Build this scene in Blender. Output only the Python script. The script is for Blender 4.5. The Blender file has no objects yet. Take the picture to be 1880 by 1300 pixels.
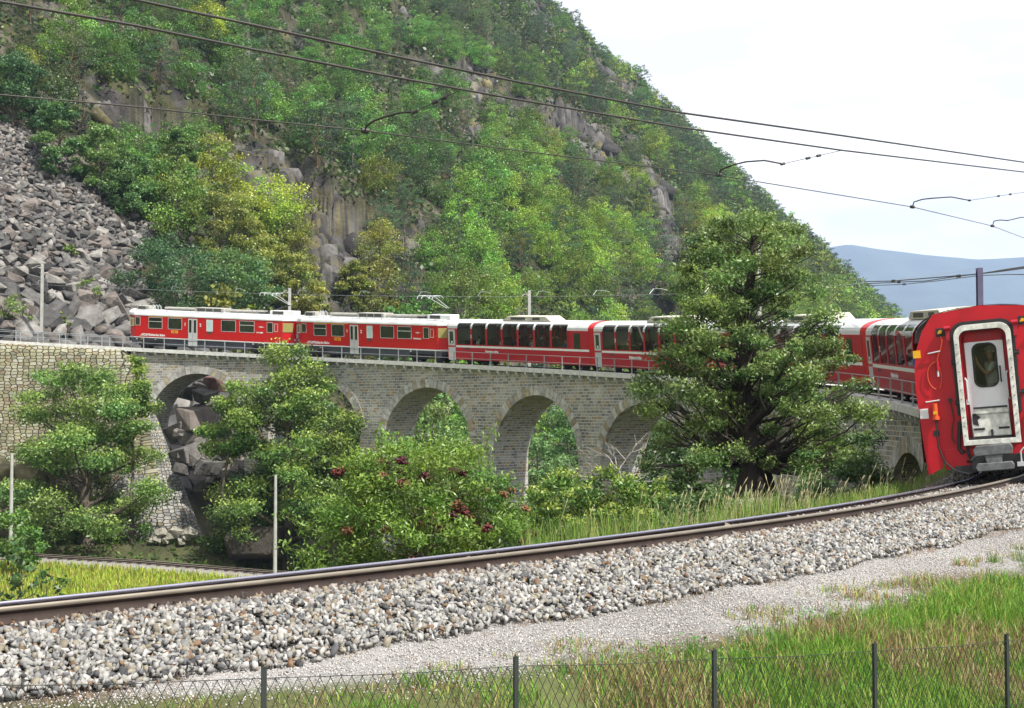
import bpy, bmesh, math, random
import numpy as np
from mathutils import Vector, Matrix
PI = math.pi
S = bpy.context.scene
COL = S.collection
# ------------------------------------------------------------------ camera, sky, sun, exposure
FPX, PITCH = 2536.7, 0.0404          # focal length in pixels of an 1880 px wide frame, upward pitch
cam = bpy.data.cameras.new("camera"); camo = bpy.data.objects.new("camera", cam); COL.objects.link(camo)
cam.sensor_fit = 'HORIZONTAL'; cam.sensor_width = 36.0; cam.lens = FPX / 1880.0 * 36.0
cam.clip_start = 0.1; cam.clip_end = 20000
camo.location = (0, 0, 0); camo.rotation_euler = (PI / 2 + PITCH, 0, 0)
S.camera = camo
SUN_EL, SUN_AZ = math.radians(50), math.radians(46)     # azimuth: behind the camera, swung to the right
sd = Vector((math.sin(SUN_AZ) * math.cos(SUN_EL), -math.cos(SUN_AZ) * math.cos(SUN_EL), math.sin(SUN_EL)))
W = bpy.data.worlds.new("World"); S.world = W; W.use_nodes = True
nt = W.node_tree; N = nt.nodes; L = nt.links; N.clear()
sky = N.new('ShaderNodeTexSky'); sky.sky_type = 'NISHITA'; sky.sun_disc = False
sky.sun_elevation = SUN_EL; sky.sun_rotation = PI - SUN_AZ; sky.altitude = 700
bg1 = N.new('ShaderNodeBackground'); bg1.inputs[1].default_value = 0.12
L.new(sky.outputs[0], bg1.inputs[0])
tc = N.new('ShaderNodeTexCoord'); mp = N.new('ShaderNodeMapping'); mp.inputs['Scale'].default_value = (1.0, 1.0, 3.2)
n1 = N.new('ShaderNodeTexNoise'); n1.inputs['Scale'].default_value = 4.2; n1.inputs['Detail'].default_value = 6; n1.inputs['Roughness'].default_value = .55
L.new(tc.outputs['Generated'], mp.inputs[0]); L.new(mp.outputs[0], n1.inputs[0])
cr = N.new('ShaderNodeValToRGB'); cr.color_ramp.elements[0].position = .40; cr.color_ramp.elements[0].color = (.70, .71, .74, 1)
cr.color_ramp.elements[1].position = .60; cr.color_ramp.elements[1].color = (.99, .97, .945, 1)
L.new(n1.outputs[0], cr.inputs[0])
bg2 = N.new('ShaderNodeBackground'); bg2.inputs[1].default_value = 0.98; L.new(cr.outputs[0], bg2.inputs[0])
mx = N.new('ShaderNodeMixShader'); mx.inputs[0].default_value = 0.96
L.new(bg1.outputs[0], mx.inputs[1]); L.new(bg2.outputs[0], mx.inputs[2])
wo = N.new('ShaderNodeOutputWorld'); L.new(mx.outputs[0], wo.inputs[0])
sl = bpy.data.lights.new("sun", 'SUN'); sl.energy = 4.8; sl.angle = math.radians(1.2); sl.color = (1, .96, .88)
so = bpy.data.objects.new("sun", sl); COL.objects.link(so); so.location = (20, -20, 60)
so.rotation_euler = sd.to_track_quat('Z', 'Y').to_euler()
S.view_settings.view_transform = 'Standard'; S.view_settings.look = 'None'; S.view_settings.gamma = 1
S.view_settings.exposure = 0.72
S.cycles.max_bounces = 6; S.cycles.diffuse_bounces = 3; S.cycles.glossy_bounces = 3; S.cycles.transmission_bounces = 4
S.cycles.transparent_max_bounces = 12; S.cycles.volume_bounces = 1; S.cycles.caustics_reflective = False; S.cycles.caustics_refractive = False
S.render.use_persistent_data = False

# ------------------------------------------------------------------ geometry of the line: a 65 m curve climbing 5.7 %
CX, CY, R, Z0, G, T0 = -47.16, 59.73, 65.05, -1.434, 0.0569, -0.5
def ztrack(s):
    s = np.asarray(s, float)
    return Z0 + np.where(s > 0, G * s, 0.007 * s)
def PT(s, r=0.0, h=0.0):             # s arc length from the tail of the train, r outwards of the centre line, h above the rails
    a = s / R + T0
    return np.array([CX + (R + r) * math.cos(a), CY + (R + r) * math.sin(a), float(ztrack(s)) + h])
cp_, sp_ = math.cos(PITCH), math.sin(PITCH)
def proj(X, Y, Z):
    d = Y * cp_ + Z * sp_; u = -Y * sp_ + Z * cp_
    d = np.where(d < .5, .5, d)
    return 940 + FPX * X / d, 650 - FPX * u / d
def at(px, py, Y):                   # the point of the place that lies Y metres away in the direction of a photo pixel
    t = PITCH - math.atan((py - 650) / FPX)
    X = (px - 940) / FPX * Y * (cp_ + math.tan(t) * sp_)
    return np.array([X, Y, Y * math.tan(t)])

# ------------------------------------------------------------------ value noise
class VN:
    def __init__(s, seed): s.g = np.random.default_rng(seed).random((64, 64, 64)).astype(np.float32)
    def n(s, x, y, z):
        xi, yi, zi = np.floor(x).astype(int), np.floor(y).astype(int), np.floor(z).astype(int)
        fx, fy, fz = x - xi, y - yi, z - zi
        fx, fy, fz = [f * f * (3 - 2 * f) for f in (fx, fy, fz)]
        o = 0
        for i in (0, 1):
            for j in (0, 1):
                for k in (0, 1):
                    o = o + s.g[(xi + i) & 63, (yi + j) & 63, (zi + k) & 63] * (fx if i else 1 - fx) * (fy if j else 1 - fy) * (fz if k else 1 - fz)
        return o
    def f(s, x, y, z, oct=4):
        o, a, t = 0, .5, 0
        for k in range(oct):
            m = 2.03 ** k
            o = o + a * s.n(x * m + 7.3 * k, y * m + 3.1 * k, z * m); t += a; a *= .5
        return o / t
NZ = VN(3); NZ2 = VN(8)
def worley(x, y, z, seed=0):
    """distance to the nearest feature point, its random value and the offset to it"""
    sh = x.shape; x, y, z = x.ravel(), y.ravel(), z.ravel(); xi, yi, zi = np.floor(x), np.floor(y), np.floor(z); best = np.full(x.shape, 9.); second = best.copy(); val = np.zeros_like(x); off = np.zeros((len(x), 3))
    def h(a, b, c, k): q = np.sin(a * 127.1 + b * 311.7 + c * 74.7 + k * 53.3 + seed) * 43758.5453; return q - np.floor(q)
    for i in (-1, 0, 1):
        for j in (-1, 0, 1):
            for k in (-1, 0, 1):
                a, b, c = xi + i, yi + j, zi + k; dx, dy, dz = a + h(a, b, c, 1) - x, b + h(a, b, c, 2) - y, c + h(a, b, c, 3) - z; d = np.sqrt(dx * dx + dy * dy + dz * dz)
                m = d < best; second = np.where(m, best, np.minimum(second, d)); best = np.where(m, d, best); val = np.where(m, h(a, b, c, 4), val)
                for q, w in enumerate((dx, dy, dz)): off[:, q] = np.where(m, w, off[:, q])
    return best.reshape(sh), val.reshape(sh), (second - best).reshape(sh), off.reshape(sh + (3,))
def sstep(a, b, x):
    t = np.clip((x - a) / (b - a), 0, 1); return t * t * (3 - 2 * t)

# ------------------------------------------------------------------ the ground as a height function
TH, UA, HB, HC, HV = math.radians(44), math.radians(30), 84.0, 0.6, 400.0
def hillw(X, Y):
    ux, uy = math.sin(UA), math.cos(UA)
    w = -uy * X + ux * Y - HB; v = ux * X + uy * Y
    return w - HC * np.maximum(0, v - HV) ** 2 / 1000.0, v
CTRL = np.array([(-60, 88, -11.2), (-45, 92, -11.4), (-30, 97, -11.9), (-15, 98, -12.9), (-15, 72, -13.4), (-42, 60, -12.8), (-60, 70, -12.5), (-30, 80, -12.6),
                 (-45, 108, -10.6), (-30, 112, -10.9), (-18, 111, -11.6), (-5, 104, -11.6), (0, 96, -11), (8, 88, -9.2), (12, 76, -7.6), (14, 62, -5.2), (13.5, 52, -4.6),
                 (8, 46, -3.3), (2, 43, -4.8), (-8, 38, -8), (-22, 33, -11), (-5, 27, -5.5), (3, 27, -3.6), (9, 36, -3.6), (12, 44, -4.2), (-40, 30, -12), (0, 70, -9), (5, 60, -6.5)], float)
def ctrlz(X, Y):
    sh = X.shape; x, y = X.ravel(), Y.ravel()
    num = np.zeros_like(x); den = np.zeros_like(x)
    for c in CTRL:
        w = 1.0 / (((x - c[0]) ** 2 + (y - c[1]) ** 2) ** 1.6 + 20.0)
        num += w * c[2]; den += w
    return (num / den).reshape(sh)
# rock faces, by the lines they follow across the slope (photo pixels) and their half width
ROCK = [([(205, 215), (330, 245), (430, 300), (560, 365), (640, 420), (655, 480)], 34), ([(400, 300), (520, 380), (600, 470), (640, 520)], 40),
        ([(470, 300), (560, 350), (620, 400)], 40), ([(690, 415), (760, 440), (800, 475)], 22), ([(680, 525), (760, 545), (850, 575)], 22), ([(520, 470), (640, 560)], 16),
        ([(850, 130), (890, 175), (960, 205), (1040, 245), (1120, 290)], 24), ([(900, 60), (900, 150)], 8), ([(1185, 320), (1215, 370), (1225, 430), (1262, 500)], 20), ([(1010, 190), (1100, 250)], 16),
        ([(965, 5), (1010, 50), (1060, 88), (1110, 140), (1170, 190)], 13), ([(30, 5), (90, 20), (160, 75)], 18), ([(520, 45), (560, 85), (620, 120)], 12), ([(725, 10), (780, 60)], 10),
        ([(1200, 545), (1245, 600)], 9), ([(610, 160), (700, 230)], 7), ([(240, 60), (290, 110), (330, 180)], 14), ([(150, 130), (215, 180)], 12), ([(540, 230), (620, 250)], 9), ([(760, 120), (850, 160)], 12), ([(830, 200), (900, 260), (960, 290)], 12), ([(1090, 290), (1150, 340)], 12), ([(640, 60), (690, 100)], 9), ([(420, 60), (470, 120)], 9), ([(1130, 230), (1190, 300)], 9), ([(560, 560), (650, 600)], 9), ([(1100, 620), (1160, 640)], 8)]
SCREE = [(-260, 60), (-60, 165), (0, 205), (120, 290), (240, 372), (294, 412), (268, 455), (250, 520), (272, 562), (300, 600), (345, 640), (400, 700), (445, 800), (420, 900), (-260, 900)]
def rockmask(px, py):
    m = np.zeros_like(px)
    wob = 16 * (NZ.f(px / 30, py / 30, np.full_like(px, 4.2), 3) - .5)
    for pts, hw in ROCK:
        for (a, b), (c, d) in zip(pts[:-1], pts[1:]):
            dx, dy = c - a, d - b
            t = np.clip(((px - a) * dx + (py - b) * dy) / (dx * dx + dy * dy), 0, 1)
            q = np.hypot(px - a - t * dx, py - b - t * dy) + wob
            m = np.maximum(m, 1 - sstep(hw * .75, hw * 1.1, q))
    return m
def screemask(px, py):
    ins = np.zeros(px.shape, bool); P = SCREE
    for i in range(len(P)):
        x1, y1 = P[i]; x2, y2 = P[i - 1]
        c = (y1 > py) != (y2 > py)
        ins ^= c & (px < (x2 - x1) * (py - y1) / ((y2 - y1) if y2 != y1 else 1e-9) + x1)
    return ins
def ground(X, Y, detail=True):
    X = np.asarray(X, float); Y = np.asarray(Y, float)
    rr = np.hypot(X - CX, Y - CY) - R
    aa = np.arctan2(Y - CY, X - CX) - T0
    aa = np.where(aa < -2.2, aa + 2 * PI, aa)
    s = aa * R; zt = ztrack(s)
    w, v = hillw(X, Y)
    hz = -12 + math.tan(TH) * np.where(w > 0, w, 0)
    hz = np.where(hz > 220, 220 + 90 * (1 - np.exp(-(hz - 220) / 90.)), hz)
    hz = hz + 1.2 * (NZ.f(X / 18, Y / 18, Y * 0 + 1.5, 4) - .5) * sstep(0, 25, w)
    if detail:
        px, py = proj(X, Y, hz)
        rk = rockmask(px, py) * sstep(0, 10, w)
        k = 1 + Y / 400.0
        rd = 1 - 2 * np.abs(NZ.f(X / (7 * k), (Y + hz) / (7 * k), hz / (16 * k), 5) - .5) * 1.7
        st = NZ2.f((X * .7 + hz * .55) / (3.2 * k), Y / (9 * k), (hz - X * .3) / (2.6 * k), 3)
        m_ = rk > .02; disp = np.zeros_like(hz)
        if m_.any():
            xs, ys, zs, ks = X[m_], Y[m_], hz[m_], np.broadcast_to(k, hz.shape)[m_]
            _, v1, e1, o1 = worley(xs / (6.5 * ks) + zs / (14 * ks), ys / (9 * ks), zs / (7.5 * ks), 1.)
            _, v2, e2, o2 = worley(xs / (2.3 * ks), ys / (3 * ks), zs / (2.6 * ks) - xs / (6 * ks), 5.)
            disp[m_] = 3.6 * v1 + 2.4 * (v1 - .5) * o1[:, 0] + 1.9 * o1[:, 2] + 1.1 * v2 + .9 * o2[:, 2] - 1.3 * sstep(.12, 0., e1) - .5 * sstep(.1, 0, e2)
        hz = hz + rk * k * (1.2 * rd - 2.2 + disp)
    inner = ctrlz(X, Y) + .35 * (NZ.f(X / 4, Y / 4, Y * 0, 3) - .5)
    ly = np.interp(X, [-75, -55, -39.8, -29, -18.7, -8, 2, 12], [101, 104.5, 107, 107.6, 107.4, 106.4, 108, 114]); lz = np.interp(X, [-75, -55, -39.8, -29, -18.7, -8, 2, 12], [-9.9, -10.35, -10.95, -11.65, -12.45, -12.9, -13.4, -13.9])
    inner = np.minimum(inner, lz - np.where(Y < ly, .55, .35) + .55 * np.maximum(0, np.abs(Y - ly) - 3.4))
    inner = np.where((Y < ly) & (Y > ly - 30) & (X < 4), np.minimum(inner, lz - .45), inner)
    near = 1 - sstep(-12, 26, s)                                  # 1 along the embankment at the camera's side
    emb = zt - .28 - (.52 + 1.6 * sstep(-3, 8, s)) * np.maximum(0, -rr - 1.75)
    emb = np.where(s > 21, -99, emb)
    inz = np.maximum(inner, emb)
    outn = zt - .22 - .13 * sstep(1.2, 2.1, rr) - .6 * sstep(3.0, 5.2, rr) - .05 * sstep(5, 12, rr)
    outn = outn + .10 * (NZ.f(X / 1.1, Y / 1.1, Y * 0 + 9, 3) - .5) * sstep(2.9, 4.2, rr)
    outf = np.minimum(ctrlz(X, Y), -6.0)
    outz = outn * (1 - sstep(6, 34, s) * sstep(2.4, 9, rr)) + outf * sstep(6, 34, s) * sstep(2.4, 9, rr)
    outz = np.where(s > 34, outf, outz)
    # the hill: everything outside the curve and beyond the viaduct
    far = np.where((s > 34), np.maximum(outz, np.where(w > 0, hz, -12.0) ), outz)
    nearcap = np.where((rr < 3.2) & (s > 100), zt - .55, 1e9)
    far = np.minimum(far, nearcap)
    # talus pushed up against the wall at the left
    z = np.where(rr < -.6, np.where((w > 0) & (s > 108) & (rr > -1.4), inz, inz), far)
    return z
def grassedge(X, Y):
    """metres past the edge of the bank grass (positive inside the grass)"""
    z = ground(X, Y, False); px, py = proj(X, Y, z)
    e = np.interp(px, [-300, 0, 300, 500, 700, 900, 1100, 1300, 1500, 1700, 1880, 2200], [1318, 1294, 1272, 1256, 1240, 1220, 1196, 1166, 1128, 1082, 1046, 1000])
    return (py - e) / 55.0
def gz(x, y): return float(ground(np.array([x]), np.array([y]), False)[0])

# ------------------------------------------------------------------ materials
def newmat(name):
    m = bpy.data.materials.new(name); m.use_nodes = True
    return m, m.node_tree.nodes, m.node_tree.links, m.node_tree.nodes['Principled BSDF']
MATS = {}
def paint(name, col, rough=.5, metal=0., noise=.12, scale=3., spec=.5, bump=0.):
    if name in MATS: return MATS[name]
    m, N, L, B = newmat(name)
    B.inputs['Roughness'].default_value = rough; B.inputs['Metallic'].default_value = metal
    B.inputs['Specular IOR Level'].default_value = spec
    tc = N.new('ShaderNodeTexCoord'); n = N.new('ShaderNodeTexNoise'); n.inputs['Scale'].default_value = scale; n.inputs['Detail'].default_value = 5
    L.new(tc.outputs['Object'], n.inputs[0])
    r = N.new('ShaderNodeMapRange'); r.inputs[1].default_value = .3; r.inputs[2].default_value = .7
    r.inputs[3].default_value = 1 - noise; r.inputs[4].default_value = 1 + noise * .5
    L.new(n.outputs[0], r.inputs[0])
    v = N.new('ShaderNodeVectorMath'); v.operation = 'SCALE'; v.inputs[0].default_value = col; L.new(r.outputs[0], v.inputs['Scale'])
    L.new(v.outputs[0], B.inputs['Base Color'])
    if bump:
        b = N.new('ShaderNodeBump'); b.inputs['Strength'].default_value = bump; b.inputs['Distance'].default_value = .05
        L.new(n.outputs[0], b.inputs['Height']); L.new(b.outputs[0], B.inputs['Normal'])
    MATS[name] = m; return m
def attrmat(name, rough=.8, transl=0., bump=0., bscale=4., spec=.3, objcol=False, noise=0., nscale=2.):
    m, N, L, B = newmat(name)
    a = N.new('ShaderNodeAttribute'); a.attribute_name = 'Col'
    c = a.outputs['Color']
    if objcol:
        oi = N.new('ShaderNodeObjectInfo'); mm = N.new('ShaderNodeMix'); mm.data_type = 'RGBA'; mm.blend_type = 'MULTIPLY'; mm.inputs[0].default_value = 1
        L.new(c, mm.inputs[6]); L.new(oi.outputs['Color'], mm.inputs[7]); c = mm.outputs[2]
    tc = N.new('ShaderNodeTexCoord')
    if noise:
        n = N.new('ShaderNodeTexNoise'); n.inputs['Scale'].default_value = nscale; n.inputs['Detail'].default_value = 8; L.new(tc.outputs['Object'], n.inputs[0])
        r = N.new('ShaderNodeMapRange'); r.inputs[1].default_value = .3; r.inputs[2].default_value = .7; r.inputs[3].default_value = 1 - noise; r.inputs[4].default_value = 1 + noise
        L.new(n.outputs[0], r.inputs[0]); v = N.new('ShaderNodeVectorMath'); v.operation = 'SCALE'; L.new(c, v.inputs[0]); L.new(r.outputs[0], v.inputs['Scale']); c = v.outputs[0]
    L.new(c, B.inputs['Base Color']); B.inputs['Roughness'].default_value = rough; B.inputs['Specular IOR Level'].default_value = spec
    if bump:
        n = N.new('ShaderNodeTexNoise'); n.inputs['Scale'].default_value = bscale; n.inputs['Detail'].default_value = 10; n.inputs['Roughness'].default_value = .65; L.new(tc.outputs['Object'], n.inputs[0])
        b = N.new('ShaderNodeBump'); b.inputs['Strength'].default_value = bump; b.inputs['Distance'].default_value = 1.0 / bscale
        L.new(n.outputs[0], b.inputs['Height']); L.new(b.outputs[0], B.inputs['Normal'])
    if transl:
        t = N.new('ShaderNodeBsdfTranslucent'); L.new(c, t.inputs[0]); x = N.new('ShaderNodeMixShader'); x.inputs[0].default_value = transl
        L.new(B.outputs[0], x.inputs[1]); L.new(t.outputs[0], x.inputs[2]); L.new(x.outputs[0], N['Material Output'].inputs[0])
    MATS[name] = m; return m
LEAF = attrmat('leaf', .42, .30, spec=.45, objcol=True)
GRASS = attrmat('grass_blade', .6, .35, spec=.2)
BARK = attrmat('bark', .9, 0, bump=.6, bscale=9, objcol=True, noise=.35, nscale=3)
STONE = attrmat('stone', .85, 0, bump=.5, bscale=2.2, noise=.35, nscale=1.6, objcol=True)
PEBBLE = attrmat('pebble', .8, 0, noise=.18, nscale=30)
SOIL = attrmat('soil', .95, 0, bump=.7, bscale=.9, noise=.4, nscale=.35)
VOUS = attrmat('voussoir', .85, 0, bump=.35, bscale=6, noise=.3, nscale=3)
def masonry(name, kind):
    m, N, L, B = newmat(name); B.inputs['Roughness'].default_value = .9; B.inputs['Specular IOR Level'].default_value = .25
    uv = N.new('ShaderNodeUVMap'); uv.uv_map = 'UVMap'
    nz = N.new('ShaderNodeTexNoise'); nz.inputs['Scale'].default_value = 1.3; nz.inputs['Detail'].default_value = 2; L.new(uv.outputs[0], nz.inputs[0])
    vm = N.new('ShaderNodeVectorMath'); vm.operation = 'MULTIPLY_ADD'; L.new(nz.outputs['Color'], vm.inputs[0])
    am = .035 if kind == 'ashlar' else .13
    vm.inputs[1].default_value = (am, am, 0); L.new(uv.outputs[0], vm.inputs[2])
    if kind == 'ashlar':
        b = N.new('ShaderNodeTexBrick'); b.offset = .47; b.squash = 1.35; b.squash_frequency = 3; b.offset_frequency = 2
        b.inputs['Scale'].default_value = 1; b.inputs['Brick Width'].default_value = .46; b.inputs['Row Height'].default_value = .215
        b.inputs['Mortar Size'].default_value = .022; b.inputs['Mortar Smooth'].default_value = .3; b.inputs['Bias'].default_value = 0
        b.inputs['Color1'].default_value = (0, 0, 0, 1); b.inputs['Color2'].default_value = (1, 1, 1, 1); b.inputs['Mortar'].default_value = (.5, .5, .5, 1)
        L.new(vm.outputs[0], b.inputs[0]); fac = b.outputs['Fac']; rnd = b.outputs['Color']
        cols = [(0, (.15, .15, .145)), (.35, (.26, .255, .24)), (.66, (.36, .35, .325)), (.84, (.33, .29, .205)), (1, (.27, .205, .13))]; mort = (.52, .505, .45, 1)
    else:
        mp = N.new('ShaderNodeMapping'); mp.inputs['Scale'].default_value = (1.75, 3.5, 1); L.new(vm.outputs[0], mp.inputs[0])
        v = N.new('ShaderNodeTexVoronoi'); v.voronoi_dimensions = '2D'; v.inputs['Scale'].default_value = 1; v.inputs['Randomness'].default_value = .6; L.new(mp.outputs[0], v.inputs['Vector'])
        v2 = N.new('ShaderNodeTexVoronoi'); v2.voronoi_dimensions = '2D'; v2.feature = 'DISTANCE_TO_EDGE'; v2.inputs['Scale'].default_value = 1; v2.inputs['Randomness'].default_value = .6; L.new(mp.outputs[0], v2.inputs['Vector'])
        r = N.new('ShaderNodeMapRange'); r.inputs[1].default_value = .02; r.inputs[2].default_value = .13; r.inputs[3].default_value = 1; r.inputs[4].default_value = 0; L.new(v2.outputs[0], r.inputs[0])
        fac = r.outputs[0]; sp = N.new('ShaderNodeSeparateColor'); L.new(v.outputs['Color'], sp.inputs[0]); rnd = sp.outputs[0]
        if kind == 'dry': cols = [(0, (.16, .155, .11)), (.35, (.26, .245, .15)), (.6, (.34, .33, .27)), (.85, (.26, .225, .145)), (1, (.21, .155, .105))]
        else: cols = [(0, (.17, .17, .165)), (.4, (.29, .285, .27)), (.7, (.37, .36, .335)), (1, (.25, .21, .145))]
        mort = (.018, .017, .013, 1)
    cr = N.new('ShaderNodeValToRGB'); e = cr.color_ramp.elements
    e[0].position = 0; e[0].color = (*cols[0][1], 1); e[1].position = 1; e[1].color = (*cols[-1][1], 1)
    for p, c in cols[1:-1]:
        q = e.new(p); q.color = (*c, 1)
    L.new(rnd, cr.inputs[0])
    n3 = N.new('ShaderNodeTexNoise'); n3.inputs['Scale'].default_value = .35; n3.inputs['Detail'].default_value = 6; L.new(uv.outputs[0], n3.inputs[0])
    n4 = N.new('ShaderNodeTexNoise'); n4.inputs['Scale'].default_value = 7; n4.inputs['Detail'].default_value = 6; L.new(uv.outputs[0], n4.inputs[0])
    ad = N.new('ShaderNodeMath'); ad.operation = 'ADD'; L.new(n3.outputs[0], ad.inputs[0]); L.new(n4.outputs[0], ad.inputs[1])
    r2 = N.new('ShaderNodeMapRange'); r2.inputs[1].default_value = .7; r2.inputs[2].default_value = 1.3; r2.inputs[3].default_value = .62; r2.inputs[4].default_value = 1.38; L.new(ad.outputs[0], r2.inputs[0])
    vs = N.new('ShaderNodeVectorMath'); vs.operation = 'SCALE'; L.new(cr.outputs[0], vs.inputs[0]); L.new(r2.outputs[0], vs.inputs['Scale'])
    mm = N.new('ShaderNodeMix'); mm.data_type = 'RGBA'; L.new(fac, mm.inputs[0]); L.new(vs.outputs[0], mm.inputs[6]); mm.inputs[7].default_value = mort
    L.new(mm.outputs[2], B.inputs['Base Color'])
    h = N.new('ShaderNodeMath'); h.operation = 'SUBTRACT'; L.new(n4.outputs[0], h.inputs[0]); L.new(fac, h.inputs[1])
    bp = N.new('ShaderNodeBump'); bp.inputs['Strength'].default_value = .7; bp.inputs['Distance'].default_value = .04 if kind == 'ashlar' else .07
    L.new(h.outputs[0], bp.inputs['Height']); L.new(bp.outputs[0], B.inputs['Normal'])
    MATS[name] = m; return m
ASHLAR = masonry('squared_stone', 'ashlar'); DRY = masonry('dry_stone', 'dry'); RUBBLE = masonry('rubble_stone', 'rubble')
RED = paint('red_paint', (.50, .006, .010), .36, noise=.06); REDD = paint('crimson_paint', (.40, .010, .026), .36, noise=.08)
REDT = paint('tail_red_paint', (.47, .004, .012), .42, noise=.16, scale=2)
ROOFW = paint('roof_white', (.60, .61, .61), .5, noise=.15, scale=1.2)
WHITE = paint('white_paint', (.74, .75, .75), .4, noise=.08); CREAM = paint('worn_white_paint', (.66, .66, .60), .5, noise=.38, scale=9)
LGREY = paint('light_grey_paint', (.5, .52, .53), .45); SKIRT = paint('skirt_grey', (.05, .055, .075), .5, noise=.2); DARK = paint('dark_metal', (.02, .02, .022), .55, noise=.3)
BLACK = paint('rubber', (.012, .012, .013), .6); STEEL = paint('galvanised_steel', (.36, .38, .40), .45, metal=.4, noise=.15, scale=6)
ROOFEQ = paint('roof_equipment', (.36, .35, .32), .6, noise=.25); LOUVRE = paint('louvre', (.06, .06, .055), .6); BEIGE = paint('beige_cover', (.5, .48, .40), .6, noise=.2)
YEL = paint('yellow_paint', (.75, .38, .01), .5); BLUE = paint('blue_paint', (.04, .06, .30), .5); RAILSIDE = paint('rusty_rail', (.032, .018, .013), .8, noise=.4, scale=7)
RAILTOP = paint('worn_rail_head', (.26, .225, .18), .4, metal=.4, noise=.2, scale=4); RAILBLUE = paint('polished_rail_head', (.45, .43, .52), .25, metal=.9, noise=.1)
CONC = paint('concrete', (.58, .575, .55), .85, noise=.2, scale=4, bump=.3); SLEEP = paint('steel_sleeper', (.045, .03, .022), .85, noise=.4)
GLASSD = paint('dark_glass', (.022, .028, .022), .07, noise=.5, scale=.9, spec=.7); FROST = paint('frosted_glass', (.48, .66, .68), .3); AMBER = paint('cab_blind', (.30, .26, .09), .4)
WIRE = paint('catenary_wire', (.035, .03, .028), .6, noise=.3, scale=2); POLE = paint('steel_mast', (.36, .36, .34), .7, noise=.2, scale=2); POLEBLUE = paint('dark_mast', (.06, .055, .10), .5, noise=.2)
FENCE = paint('green_black_fence', (.022, .028, .026), .6); SKIN = paint('skin', (.5, .27, .17), .6); CLOTH = paint('shirt_white', (.72, .72, .70), .9); CLOTHD = paint('dark_cloth', (.05, .05, .07), .9)
SEAT = paint('seat_fabric', (.10, .05, .05), .9); INTER = paint('interior_wall', (.22, .20, .18), .7); HAIR = paint('hair', (.03, .02, .015), .8); CLOTHB = paint('blue_cloth', (.02, .25, .35), .9)
ORANGE = paint('orange_cable', (.7, .09, .02), .5); GREYPL = paint('grey_cast_iron', (.13, .135, .14), .6, noise=.4, scale=12)
def glass():
    m, N, L, B = newmat('tinted_glass')
    t = N.new('ShaderNodeBsdfTransparent'); t.inputs[0].default_value = (.82, .86, .82, 1)
    g = N.new('ShaderNodeBsdfGlossy'); g.inputs['Roughness'].default_value = .03
    f = N.new('ShaderNodeFresnel'); f.inputs[0].default_value = 1.5
    x = N.new('ShaderNodeMixShader'); L.new(f.outputs[0], x.inputs[0]); L.new(t.outputs[0], x.inputs[1]); L.new(g.outputs[0], x.inputs[2])
    L.new(x.outputs[0], N['Material Output'].inputs[0]); MATS['tinted_glass'] = m; return m
GLASS = glass()

# ------------------------------------------------------------------ mesh building
def link(name, me, parent=None):
    o = bpy.data.objects.new(name, me); COL.objects.link(o)
    if parent: o.parent = parent
    return o
def npmesh(name, V, F, mat, colors=None, smooth=False, uv=None, matidx=None):
    """V (n,3); F (m,k) array of equal size faces"""
    me = bpy.data.meshes.new(name); V = np.asarray(V, np.float32); F = np.asarray(F, np.int32)
    me.vertices.add(len(V)); me.vertices.foreach_set('co', V.ravel())
    k = F.shape[1]; me.loops.add(F.size); me.loops.foreach_set('vertex_index', F.ravel())
    me.polygons.add(len(F)); me.polygons.foreach_set('loop_start', np.arange(0, F.size, k, dtype=np.int32))
    if matidx is not None: me.polygons.foreach_set('material_index', np.asarray(matidx, np.int32))
    me.update(calc_edges=True)
    if colors is not None:
        ca = me.color_attributes.new('Col', 'FLOAT_COLOR', 'POINT'); c = np.ones((len(V), 4), np.float32); c[:, :3] = colors; ca.data.foreach_set('color', c.ravel())
    if uv is not None:
        ul = me.uv_layers.new(name='UVMap'); ul.data.foreach_set('uv', np.asarray(uv, np.float32)[F.ravel()].ravel())
    if smooth: me.polygons.foreach_set('use_smooth', np.ones(len(F), bool))
    for mm in (mat if isinstance(mat, (list, tuple)) else [mat]): me.materials.append(mm)
    return me
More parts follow.
